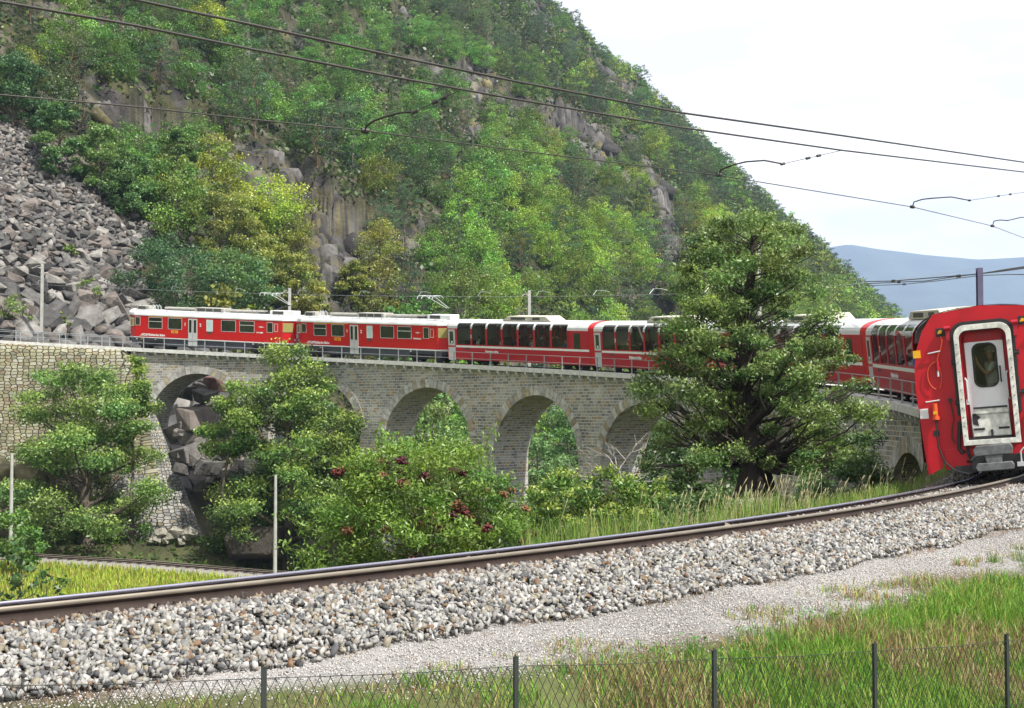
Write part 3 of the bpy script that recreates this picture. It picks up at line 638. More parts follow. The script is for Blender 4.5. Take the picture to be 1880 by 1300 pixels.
# ================================================================== VIADUCT
RF, RB = -1.75, 1.9                    # inner and outer faces
KF = (R + RF)
ARC_C = [110.9 - 11.9 * k for k in range(8)]     # arch centres, arc length along the inner face
AR, PITCHV = 4.75, 11.9
def VP(sf, r, z):                     # point of the viaduct: sf measured on the inner face
    a = sf / KF + T0; return (CX + (R + r) * math.cos(a), CY + (R + r) * math.sin(a), z)
def vz(sf): return float(ztrack(sf * R / KF))
V_END, V_START = 117.4, 20.5
viaduct = empty('viaduct', VP(64, 0, 0)); viaduct.location = (0, 0, 0)
tag(viaduct, 'curved grey stone railway viaduct on round arches carrying the red train', 'viaduct')
def build_viaduct():
    mb_v, mb_f, mb_uv = [], [], []
    def quad(p, uv):
        b = len(mb_v); mb_v.extend(p); mb_uv.extend(uv); mb_f.append((b, b + 1, b + 2, b + 3))
    def crown(sf): return vz(sf) - 1.88
    # columns
    cols = []
    edges = [V_START]
    for c in sorted(ARC_C):
        for t in np.linspace(-1, 1, 25): edges.append(c + AR * math.sin(t * PI / 2))
    edges.append(V_END); edges = sorted(edges)
    ex = []
    for a, b in zip(edges[:-1], edges[1:]):
        n = max(1, int((b - a) / 1.2)); ex += [a + (b - a) * k / n for k in range(n)]
    ex.append(edges[-1])
    def bottom(sf, side):
        for c in ARC_C:
            if abs(sf - c) < AR - 1e-6: return crown(c) - AR + math.sqrt(AR * AR - (sf - c) ** 2)
        return None
    for a, b in zip(ex[:-1], ex[1:]):
        mid = (a + b) / 2; inarch = [c for c in ARC_C if abs(mid - c) < AR]
        za, zb = vz(a) - .28, vz(b) - .28
        if inarch:
            c = inarch[0]; zc = crown(c) - AR
            ba = zc + math.sqrt(max(0, AR * AR - (a - c) ** 2)); bb = zc + math.sqrt(max(0, AR * AR - (b - c) ** 2))
            l = AR * (math.asin(max(-1, min(1, (a - c) / AR)))); l2 = AR * (math.asin(max(-1, min(1, (b - c) / AR))))
            quad([VP(a, RF, ba), VP(b, RF, bb), VP(b, RB, bb), VP(a, RB, ba)], [(0, l), (0, l2), (3.65, l2), (3.65, l)])
        else: ba = bb = -15
        for r, fl in ((RF, 0), (RB, 1)):
            q = [VP(a, r, ba), VP(b, r, bb), VP(b, r, zb), VP(a, r, za)]; u = [(-a, ba), (-b, bb), (-b, zb), (-a, za)]
            quad(q if fl else q[::-1], u if fl else u[::-1])
        quad([VP(a, RF, za), VP(b, RF, zb), VP(b, RB, zb), VP(a, RB, za)], [(a, 0), (b, 0), (b, 3), (a, 3)])
    for c in ARC_C:
        zc = crown(c) - AR
        for sgn in (-1, 1):
            e = c + sgn * AR
            for k in range(6):
                z0, z1 = -15 + (zc + 15) * k / 6, -15 + (zc + 15) * (k + 1) / 6
                q = [VP(e, RF, z0), VP(e, RB, z0), VP(e, RB, z1), VP(e, RF, z1)]; quad(q if sgn > 0 else q[::-1], [(0, z0), (3.65, z0), (3.65, z1), (0, z1)] if sgn > 0 else [(0, z1), (3.65, z1), (3.65, z0), (0, z0)])
    me = npmesh('masonry', mb_v, mb_f, ASHLAR, uv=mb_uv); link('masonry', me, viaduct)
    rng = random.Random(4)
    for c in ARC_C:
        zc = crown(c) - AR; n = 31; T = .66; m2 = (MB(), MB())
        for k in range(n):
            t0, t1 = [PI * (.06 + .88 * q / n) for q in (k, k + 1)]; g = .0035
            sh = rng.uniform(.75, 1.2); base = (.38, .37, .345) if rng.random() < .82 else (.31, .265, .19)
            col = tuple(sh * q for q in base); pr = rng.uniform(.02, .07); TT = T + rng.uniform(-.03, .03)
            for face, r0, r1 in ((0, RF - pr, RF + .30), (1, RB - .3, RB + .05)):
                vs = []
                for r in (r0, r1):
                    for (t, q) in ((t0 + g, AR - .02), (t1 - g, AR - .02), (t1 - g, AR + TT), (t0 + g, AR + TT)):
                        vs.append(VP(c + q * math.cos(t), r, zc + q * math.sin(t)))
                m2[face].add(vs, [(0, 1, 2, 3), (7, 6, 5, 4), (0, 4, 5, 1), (1, 5, 6, 2), (2, 6, 7, 3), (3, 7, 4, 0)], col)
        for m in m2: m.build('arch_ring', VOUS, viaduct, colors=True)
    # coping slab: follows the curve and the gradient on to the retaining wall at the left
    s0, s1 = V_START - 1, 152.; n = int((s1 - s0) / 1.02); m2 = (MB(), MB())
    for k in range(n):
        a, b = s0 + (s1 - s0) * k / n + .008, s0 + (s1 - s0) * (k + 1) / n - .008; g = rng.uniform(.9, 1.06)
        for m, (ra, rb) in zip(m2, ((-2.12, -1.35), (1.35, 2.2))):
            vs = [VP(q, r, vz(q) + h) for q in (a, b) for r, h in ((ra, -.27), (rb, -.27), (rb, .05), (ra, .05))]
            m.add(vs, [(0, 3, 2, 1), (4, 5, 6, 7), (0, 1, 5, 4), (1, 2, 6, 5), (2, 3, 7, 6), (3, 0, 4, 7)])
    for m in m2: m.build('coping', CONC, viaduct)
    con = None
    k0 = 0
    for k in range(95):
        q = 117.9 - 1.02 * k
        if q < V_START: break
        m = MB(); z = vz(q)
        for da, db in ((-.085, .085),):
            vs = [VP(q + d, r, z + h) for d in (da, db) for r, h in ((-2.06, -.275), (-1.70, -.275), (-1.70, -.66), (-1.86, -.64), (-2.06, -.42))]
            m.add(vs, [(4, 3, 2, 1, 0), (5, 6, 7, 8, 9)] + [(i, (i + 1) % 5, (i + 1) % 5 + 5, i + 5) for i in range(5)])
        m.build('console', CONC, viaduct)
    # railing: two rails and a post every two metres, inner and outer side
    def railing(r, s0, s1, off):
        m = MB()
        for h in (.99, .52):
            pts = []; q = s0
            while q <= s1: pts.append(VP(q, r, vz(q) + h)); q += 1.0
            m.tube(pts, .024 if h > .9 else .022, 5)
        ra = m.build('railing', STEEL, viaduct); k = 0
        while s0 + off + 2.0 * k < s1 and k < 70:
            q = s0 + off + 2.0 * k; z = vz(q); mm = MB()
            p0, p1 = Vector(VP(q, r, z + .05)), Vector(VP(q, r, z + 1.0)); mm.bar(p0, p1, .065, .065, up=Vector(VP(q, r + 1, 0)) - Vector(VP(q, r, 0)))
            mm.bar(Vector(VP(q, r, z + .05)), Vector(VP(q, r, z + .075)), .18, .18); mm.build('post', STEEL, ra); k += 1
    railing(-1.94, 20.2, 152, (116.05 - 20.2) % 2.0)
    railing(2.05, 100.2, 152, 1.0)
build_viaduct()
def build_walls():
    # dry stone retaining wall that carries the line on to the left of the last arch
    V, F, UV = [], [], []
    ss = np.arange(113.2, 158.1, .8); hs = np.linspace(0, 1, 26)
    rng = np.random.default_rng(9)
    for q in ss:
        zt = vz(q) - .275; zb = -13.5
        # the seam with the ashlar leans down to the right
        for h in hs:
            z = zb + (zt - zb) * h
            qq = max(q, 117.6 - 0.0 * (zt - z) - .42 * max(0, zt - z) * 1.0 + 0.3) if q < 118 else q
            qq = max(q, 117.7 - .30 * (zt - z)) if True else q
            bat = -.06 - .09 * (zt - z)
            V.append(VP(qq, RF + bat - .05, z)); UV.append((-qq, z))
    nh = len(hs)
    for i in range(len(ss) - 1):
        for j in range(nh - 1):
            a = i * nh + j; F.append((a, a + 1, a + nh + 1, a + nh))
    me = npmesh('dry_stone_wall', V, F, DRY, uv=UV)
    w = link('retaining_wall', me); tag(w, 'yellowish dry stone retaining wall left of the first arch', 'wall')
    so = w.modifiers.new('thick', 'SOLIDIFY'); so.thickness = 1.2; so.offset = 0
    # rubble buttress: half cone of stone leaning on the abutment beside the first arch
    V, F, UV = [], [], []; na = 26; nh = 24
    sc_ = ARC_C[0] + AR + .35
    for j in range(nh):
        t = j / (nh - 1); z = -13.2 + t * (2.0 + 13.2); rad = .25 + (1 - t) * 6.6
        if t > .97: rad *= .7
        for i in range(na):
            an = PI * (-.10 + .98 * i / (na - 1))
            # along -s (to the right in view) and inwards (-r)
            ds = -math.cos(an) * rad * .95; dr = -math.sin(an) * rad * .62
            jit = .12 * (NZ.f(np.array([an * 5.]), np.array([z * 1.4]), np.array([0.]), 3)[0] - .5)
            V.append(VP(sc_ + .4 + ds, RF + .35 + dr - jit, z)); UV.append((an * 4.2, z * 1.05))
    for j in range(nh - 1):
        for i in range(na - 1):
            a = j * na + i; F.append((a, a + na, a + na + 1, a + 1))
    o = link('buttress', npmesh('buttress', V, F, RUBBLE, uv=UV)); tag(o, 'pale rubble stone buttress sloping down under the left end of the first arch', 'buttress')
build_walls()

# ================================================================== TRACKS
def railprofile(pts_fn, s0, s1, r, h, name, parent, step=.7, wide=1.0, top=RAILTOP):
    """flat-bottom rail swept along the line"""
    prof = [(-.055, -.142), (.055, -.142), (.055, -.128), (.010, -.112), (.009, -.045), (.033, -.034), (.034, -.004), (.028, 0), (-.028, 0), (-.034, -.004), (-.033, -.034), (-.009, -.045), (-.010, -.112), (-.055, -.128)]
    V, F, M = [], [], []; ss = np.arange(s0, s1 + step, step); k = len(prof)
    for s in ss:
        for a, b in prof: V.append(pts_fn(s, r + a * wide, h + b))
    for i in range(len(ss) - 1):
        for j in range(k):
            F.append((i * k + j, (i + 1) * k + j, (i + 1) * k + (j + 1) % k, i * k + (j + 1) % k)); M.append(1 if j in (5, 6, 7, 8) or j == 9 else 0)
    me = npmesh(name, V, F, [RAILSIDE, top], matidx=M, smooth=False)
    return link(name, me, parent)
def cantline(s, r, h):
    c = .108 * np.clip((r + .53) / 1.06, -.5, 1.8); return tuple(PT(s, r, h + c))
tr = empty('railway_track', (0, 0, 0), 'rusty curved railway track crossing the foreground on steel sleepers', 'railway track')
railprofile(cantline, -36, 20, .53, 0, 'rail', tr, .5); railprofile(cantline, -36, 20, -.53, 0, 'rail', tr, .5, top=RAILBLUE)
def sleepers(tr, s0, s1, step, fn, maxn=95):
    k = 0; s = s0
    while s < s1 and k < maxn:
        m = MB(); vs = []
        for d in (-.12, .12):
            for r, h in ((-.9, -.22), (.66, -.22), (.63, -.145), (-.86, -.145)): vs.append(fn(s + d, r, h))
        m.add(vs, [(0, 3, 2, 1), (4, 5, 6, 7), (0, 1, 5, 4), (1, 2, 6, 5), (2, 3, 7, 6), (3, 0, 4, 7)])
        for r in (-.53, .53):
            for q in (-.095, .095):
                for d in (-.07, .07):
                    p = Vector(fn(s + d, r + q, -.145)); m.tube([p, p + Vector((0, 0, .055))], .018, 6); m.tube([p, p + Vector((0, 0, .02))], .03, 6)
        m.build('sleeper', SLEEP, tr); s += step; k += 1
sleepers(tr, -30, 16, .66, cantline)
tv = empty('viaduct_track', (0, 0, 0), 'railway track along the top of the viaduct under the train', 'railway track')
railprofile(cantline, 20.5, 160, .53, 0, 'rail', tv, 1.2); railprofile(cantline, 20.5, 160, -.53, 0, 'rail', tv, 1.2)
m = MB()
for k in range(140):
    a, b = 20 + k, 21 + k
    vs = [PT(q, r, h) for q in (a, b) for r, h in ((-1.45, -.16), (1.45, -.16), (1.45, -.27), (-1.45, -.27))]
    m.add(vs, [(0, 1, 5, 4), (0, 4, 7, 3), (1, 2, 6, 5)])
bb = m.build('ballast_bed', paint('ballast_far', (.17, .16, .155), .9, noise=.5, scale=14, bump=1.), tv)
# lower track at the left, passing under the viaduct
LTP = np.array([(-75, 101, -9.9), (-55, 104.5, -10.35), (-39.8, 107, -10.95), (-29, 107.6, -11.65), (-18.7, 107.4, -12.45), (-8, 106.4, -12.9), (2, 108, -13.4), (12, 114, -13.9)])
def ltline(s, r, h):
    x = -75 + s; y = np.interp(x, LTP[:, 0], LTP[:, 1]); z = np.interp(x, LTP[:, 0], LTP[:, 2])
    return (x, y + r, z + h)
tl = empty('lower_track', (0, 0, 0), 'lower railway track curving across the meadow towards the viaduct foot', 'railway track')
railprofile(ltline, 0, 86, .5, 0, 'rail', tl, 2., wide=1.6); railprofile(ltline, 0, 86, -.5, 0, 'rail', tl, 2., wide=1.6)
sleepers(tl, 5, 70, .75, ltline, 86)
m = MB()
for k in range(86):
    pr = [(-2.5, -.62), (-1.5, -.2), (1.5, -.2), (2.6, -.9)]
    vs = [ltline(q, r, h) for q in (k, k + 1) for r, h in pr]; m.add(vs, [(0, 1, 5, 4), (1, 2, 6, 5), (2, 3, 7, 6)])
tag(m.build('lower_ballast', paint('pale_ballast', (.27, .255, .24), .9, noise=.45, scale=9, bump=1.)), 'pale gravel bed under the lower railway track', 'gravel', kind='stuff')

# ================================================================== VEHICLES
def vehicle(name, s_mid, Lv, label, cat='railway carriage', rollang=.102, lat=0.):
    a, b = PT(s_mid - Lv * .36, 0, .054), PT(s_mid + Lv * .36, 0, .054); c = (a + b) / 2
    x = Vector(b - a).normalized(); inn = Vector((CX - c[0], CY - c[1], 0)).normalized()
    y = (inn - x * inn.dot(x)).normalized(); z = x.cross(y)
    rl = rollang; y2 = y * math.cos(rl) - z * math.sin(rl); z2 = z * math.cos(rl) + y * math.sin(rl)
    c = c + np.array(inn) * lat; o = empty(name, (0, 0, 0), label, cat)
    o.matrix_world = Matrix(((x.x, y2.x, z2.x, c[0]), (x.y, y2.y, z2.y, c[1]), (x.z, y2.z, z2.z, c[2]), (0, 0, 0, 1)))
    return o
def bogie(root, xc, wb=1.9):
    m = MB(); m.box(xc - wb / 2 - .35, xc + wb / 2 + .35, .78, .9, .38, .62); m.box(xc - wb / 2 - .35, xc + wb / 2 + .35, -.9, -.78, .38, .62); m.box(xc - .3, xc + .3, -.9, .9, .35, .6)
    b = m.build('bogie', DARK, root)
    for sx in (-1, 1):
        m = MB()
        for y in (-.5, .5): m.cyl((xc + sx * wb / 2, y, .38), (0, 1, 0), .38, .12, 20); m.cyl((xc + sx * wb / 2, y * .93, .38), (0, 1, 0), .41, .03, 20)
        m.cyl((xc + sx * wb / 2, 0, .38), (0, 1, 0), .08, 1.0, 8); m.build('wheelset', DARK, b)
def arc_roof(hw, z0, z1, n=9, p=2.4):
    """roof outline from +hw to -hw"""
    out = []
    for k in range(n + 1):
        t = PI * k / n; c, s_ = math.cos(t), math.sin(t)
        out.append((math.copysign(abs(c) ** (2 / p), c) * hw, z0 + abs(s_) ** (2 / p) * (z1 - z0)))
    return out
def sweep(m, prof, x0, x1, close=False, ends=True):
    k = len(prof); vs = [(x, y, z) for x in (x0, x1) for y, z in prof]
    fs = [(i, i + 1, i + 1 + k, i + k) for i in range(k - 1)]
    if close: fs.append((k - 1, 0, k, 2 * k - 1))
    if ends: fs += [tuple(range(k))[::-1], tuple(range(k, 2 * k))]
    m.add(vs, fs)
def logo(root, x, z, h=.17):
    """swept-line railway emblem, white, on the +y side"""
    m = MB(); y = 1.352
    def para(a, b, z0, z1, sl=.12): m.prism([(a, z0), (b, z0), (b + sl, z1), (a + sl, z1)], .004, (x, y, z), (-1, 0, 0), (0, 0, 1))
    para(-.12, .28, 0, h * .22); para(.06, .18, h * .38, h); para(.22, .55, h * .78, h, .03); para(.22, .34, h * .38, h * .9); para(.38, .62, h * .38, h * .55, .03); para(.52, .62, h * .2, h); para(.66, .78, h * .5, h, .02); para(.34, .74, 0, h * .18, .04)
    m.build('emblem', WHITE, root)
def motor(s_mid, Lv, label, name_text):
    root = vehicle('motor_coach', s_mid, Lv, label, 'motor coach'); H = Lv / 2 - .12; hw = 1.33
    X = lambda u: H - u * (2 * H / 16.5)
    m = MB()
    ends = .62
    # body with chamfered cab ends
    out = [(-H + .12, -.75), (-H, -.55), (-H, .55), (-H + .12, .75), (-H + .95, hw), (H - .95, hw), (H - .12, .75), (H, .55), (H, -.55), (H - .12, -.75), (H - .95, -hw), (-H + .95, -hw)]
    m.prism(out[::-1], 1.88, (0, 0, 3.04), (1, 0, 0), (0, 1, 0)); 
    for i in range(len(m.v)):
        pass
    m = MB(); k = len(out); m.add([(x, y, 1.16) for x, y in out] + [(x, y, 3.04) for x, y in out], [tuple(range(k))[::-1], tuple(range(k, 2 * k))] + [(i, (i + 1) % k, (i + 1) % k + k, i + k) for i in range(k)])
    m.build('body', RED, root, bevel=.02)
    m = MB(); sc = 1.004; m.add([(x * sc, y * sc, 1.09) for x, y in out] + [(x * sc, y * sc, 1.16) for x, y in out], [tuple(range(k))[::-1], tuple(range(k, 2 * k))] + [(i, (i + 1) % k, (i + 1) % k + k, i + k) for i in range(k)]); m.build('waist_line', WHITE, root)
    m = MB()
    for sy in (-1, 1):
        y0 = sy * 1.24
        top = [(-H + .5, 1.09), (H - .5, 1.09), (H - .6, .62), (X(1.0), .62), (X(1.5), .92), (X(3.6), .92), (X(4.2), .45), (X(12.3), .45), (X(12.9), .92), (X(14.9), .92), (X(15.5), .62), (-H + .6, .62)]
        m.prism(top, .05, (0, y0, 0), (1, 0, 0), (0, 0, 1))
    m.box(-H + .4, H - .4, -1.1, 1.1, .75, 1.085); m.box(X(5), X(11.5), -1.0, 1.0, .4, .8)
    m.build('skirt', SKIRT, root)
    # roof
    m = MB(); rp = [(hw + .03, 3.04)] + arc_roof(hw + .03, 3.12, 3.56, 10, 2.2) + [(-hw - .03, 3.04)]
    secs = [(-H - .02, .58, 1), (-H + .9, 1, 1), (H - .9, 1, 1), (H + .02, .58, 1)]
    kk = len(rp); vs = [(x, y * f, z) for x, f, g in secs for y, z in rp]
    fs = [(a * kk + i, a * kk + i + 1, (a + 1) * kk + i + 1, (a + 1) * kk + i) for a in range(3) for i in range(kk - 1)] + [tuple(range(kk))[::-1], tuple(range(3 * kk, 4 * kk))] + [(a * kk, (a + 1) * kk, (a + 2) * kk - 1, (a + 1) * kk - 1) for a in range(3)]
    m.add(vs, fs); rf = m.build('roof', ROOFW, root)
    # roof gear
    m = MB(); m.box(X(1.9), X(.7), -.55, .62, 3.5, 3.86); m.build('resistor_box', ROOFEQ, rf, bevel=.03)
    m = MB(); m.box(X(9.5), X(6.6), -.6, .66, 3.5, 3.88); m.build('resistor_box', ROOFEQ, rf, bevel=.03)
    m = MB(); m.box(X(16.3), X(14.0), -.6, .62, 3.5, 3.86); m.build('resistor_box', WHITE, rf, bevel=.03)
    for a, b in ((.85, 1.6), (6.85, 7.65), (7.75, 8.4), (8.5, 9.25), (14.3, 15.3)):
        m = MB(); m.box(X(b), X(a), .63, .68, 3.56, 3.83); m.build('louvre', LOUVRE, rf)
    m = MB(); m.cyl((X(4.9), .30, 3.72), (1, 0, 0), .11, 3.0, 8); m.box(X(6.4), X(3.4), -.3, .25, 3.6, 3.82); m.build('roof_duct', ROOFEQ, rf); m = MB(); m.cyl((X(11.5), .30, 3.70), (1, 0, 0), .11, 3.7, 8); m.box(X(13.3), X(9.8), -.3, .25, 3.6, 3.8); m.build('roof_duct', ROOFEQ, rf)
    for k2 in range(3):
        m = MB(); p = X(2.2 + .3 * k2)
        m.tube([(p - .12, .2, 3.58), (p - .1, .25, 3.86), (p, .3, 3.98), (p + .1, .3, 3.8)], .035, 6)
        for q in range(3): m.cyl((p - .1, .22, 3.64 + q * .07), (0, 0, 1), .07, .025, 8)
        m.build('insulator', LGREY, rf)
    m = MB(); m.bar((X(.8), 1.0, 3.56), (X(16), 1.0, 3.56), .12, .03); 
    for k2 in range(20): m.bar((X(.9 + .79 * k2), 1.05, 3.42), (X(.9 + .79 * k2), 1.05, 3.56), .04, .04)
    m.build('walkway', LGREY, rf)
    # pantograph, folded elbow pointing right
    m = MB()
    for sy in (-.35, .35): m.tube([(X(13.3), sy, 3.62), (X(15.6), sy * .35, 4.35)], .035, 6)
    m.box(X(14.0), X(12.9), -.5, .5, 3.56, 3.66); pg = m.build('pantograph', DARK, rf)
    m = MB()
    for sy in (-.12, .12): m.tube([(X(15.62), sy, 4.37), (X(13.9), sy * 4, 5.28)], .022, 6)
    m.build('upper_arm', LGREY, pg)
    m = MB()
    for u in (13.0, 13.45, 14.2, 14.55): m.tube([(X(u + .08), -.75, 5.12), (X(u), -.5, 5.34), (X(u), .5, 5.34), (X(u + .08), .75, 5.12)], .022, 5)
    m.bar((X(13.0), 0, 5.26), (X(14.6), 0, 5.26), .03, .03); m.build('collector_head', LGREY, pg)
    # windows
    def win(u0, u1, z0, z1, mat=GLASSD, name='window', y=hw, bar=False, side=1):
        m = MB(); m.box(X(u1), X(u0), side * (y + .002) - .006, side * (y + .002) + .006, z0, z1); w = m.build(name, mat, root)
        m = MB(); t = .035
        i_ = [(X(u0), z0), (X(u1), z0), (X(u1), z1), (X(u0), z1)]; o_ = [(X(u0) + t, z0 - t), (X(u1) - t, z0 - t), (X(u1) - t, z1 + t), (X(u0) + t, z1 + t)]
        m.frame(i_, o_, .015, (0, side * (y + .012) - (0 if side > 0 else .015), 0), (1, 0, 0), (0, 0, 1)); m.build('frame', LGREY if mat != FROST else WHITE, w)
        if bar: m = MB(); m.box(X(u1), X(u0), side * (y + .01), side * (y + .02), z1 - .36, z1 - .31); m.build('sash_bar', LGREY, w)
    for side in (1, -1):
        for a, b, br in ((2.4, 3.74, 1), (4.39, 5.73, 0), (9.7, 11.07, 0), (11.5, 12.88, 1)): win(a, b, 1.97, 2.89, bar=br, side=side)
        win(8.25, 8.8, 1.93, 2.86, FROST, side=side); win(1.02, 1.3 + .18, 2.2, 2.88, side=side); win(14.15, 14.67, 2.05, 2.85, side=side)
    m = MB(); m.box(X(8.78), X(8.27), hw, hw + .01, 1.66, 1.84); m.build('vent', LOUVRE, root)
    for u in (.62, 15.0):
        m = MB(); m.frame([(-.13, .0), (.13, 0), (.13, .6), (-.13, .6)], [(-.18, -.05), (.18, -.05), (.18, .65), (-.18, .65)], .02, (X(u) , hw - (.14 if 0 else 0.0) + .004, 2.15), (1, 0, 0), (0, 0, 1)); m.build('handrail', BEIGE, root)
    # doors
    for side in (1, -1):
        for u in (6.40, 6.87):
            m = MB(); m.box(X(u + .43), X(u), side * (hw + .012) - .012, side * (hw + .012) + .012, .55, 2.93); d = m.build('door', LGREY, root)
            m = MB(); m.box(X(u + .34), X(u + .09), side * (hw + .026) - .004, side * (hw + .026) + .004, 1.72, 2.82); m.build('pane', GLASSD, d)
            m = MB(); m.box(X(u + .43), X(u), side * (hw + .026) - .004, side * (hw + .026) + .004, .93, .97); m.build('kick_strip', LOUVRE, d)
    # stripe, signs, writing
    m = MB(); m.box(X(6.15), X(2.4), hw, hw + .006, 2.965, 3.03); m.build('class_stripe', YEL, root)
    m = MB(); m.box(X(5.36), X(4.68), hw, hw + .008, 1.60, 1.84); sg = m.build('sign', YEL, root)
    m = MB(); m.cyl((X(5.02), hw + .01, 1.72), (0, 1, 0), .085, .006, 12); m.box(X(4.88), X(4.76), hw + .008, hw + .012, 1.69, 1.75); m.box(X(5.28), X(5.16), hw + .008, hw + .012, 1.69, 1.75); m.build('sign_mark', paint('sign_red', (.45, .02, .01), .5), sg)
    ex, ey = (-1, 0, 0), (0, 0, 1)
    textmesh('1', .36, WHITE, 'numeral', root, (X(5.98), hw + .006, 2.30), ex, ey, .012); textmesh('2', .36, WHITE, 'numeral', root, (X(7.52), hw + .006, 2.28), ex, ey, .012)
    textmesh('Rhätische Bahn', .27, WHITE, 'lettering', root, (X(2.36), hw + .006, 1.28), ex, ey, .010, sx=1.02)
    textmesh(name_text, .17, WHITE, 'lettering', root, (X(13.1), hw + .006, 1.93), ex, ey, .006, sx=1.05)
    textmesh('4/4', .12, WHITE, 'lettering', root, (X(2.95), 1.292, .93), ex, ey, .004, sx=1.2)
    m = MB(); m.box(X(13.85), X(13.3), hw, hw + .006, 2.44, 2.47); m.box(X(13.65), X(13.45), hw, hw + .006, 2.40, 2.51); m.build('crest', WHITE, root)
    logo(root, X(1.55), 1.27, .2)
    # cab fronts
    for sx in (-1, 1):
        # windows on the slanted corner and on the front
        for sy in (-1, 1):
            a, b = Vector((sx * (H - .90), sy * 1.275, 0)), Vector((sx * (H - .17), sy * .805, 0)); n = Vector((sx * .57, sy * .82, 0)).normalized()
            m = MB(); p = [a + n * .045 + Vector((0, 0, 2.08)), b + n * .045 + Vector((0, 0, 2.08)), b + n * .045 + Vector((0, 0, 2.86)), a + n * .045 + Vector((0, 0, 2.86))]
            m.add(p + [q - n * .02 for q in p], [(0, 1, 2, 3), (7, 6, 5, 4), (0, 4, 5, 1), (1, 5, 6, 2), (2, 6, 7, 3), (3, 7, 4, 0)]); m.build('windscreen', AMBER, root, bevel=.02)
            m = MB(); m.cyl((sx * (H - .04), sy * .62, 1.42), (sx, 0, 0), .1, .08, 14); m.build('headlight', LGREY, root)
        m = MB(); m.box(min(sx * H, sx * (H + .012)), max(sx * H, sx * (H + .012)), -.28, .28, 2.1, 2.85); m.build('door_window', GLASSD, root)
        m = MB(); m.box(min(sx * H, sx * (H + .35)), max(sx * H, sx * (H + .35)), -.22, .22, .8, 1.0); m.cyl((sx * (H + .35), 0, .9), (1, 0, 0), .24, .06, 16); m.build('buffer', DARK, root)
        m = MB(); m.cyl((sx * (H + .02), 0, 3.33), (1, 0, 0), .12, .1, 14); m.build('headlight', DARK, root)
        m = MB(); m.box(min(sx * H, sx * (H + .01)), max(sx * H, sx * (H + .01)), .22, .5, 1.55, 1.95); m.build('crest', WHITE, root)
    bogie(root, X(2.6), 2.4); bogie(root, X(13.9), 2.4)
    for u, c in ((1.05, WHITE), (1.55, YEL), (12.7, WHITE)):
        m = MB(); m.box(X(u + .16), X(u), 1.29, 1.30, .93, 1.03); m.build('label_plate', c, root)
    return root
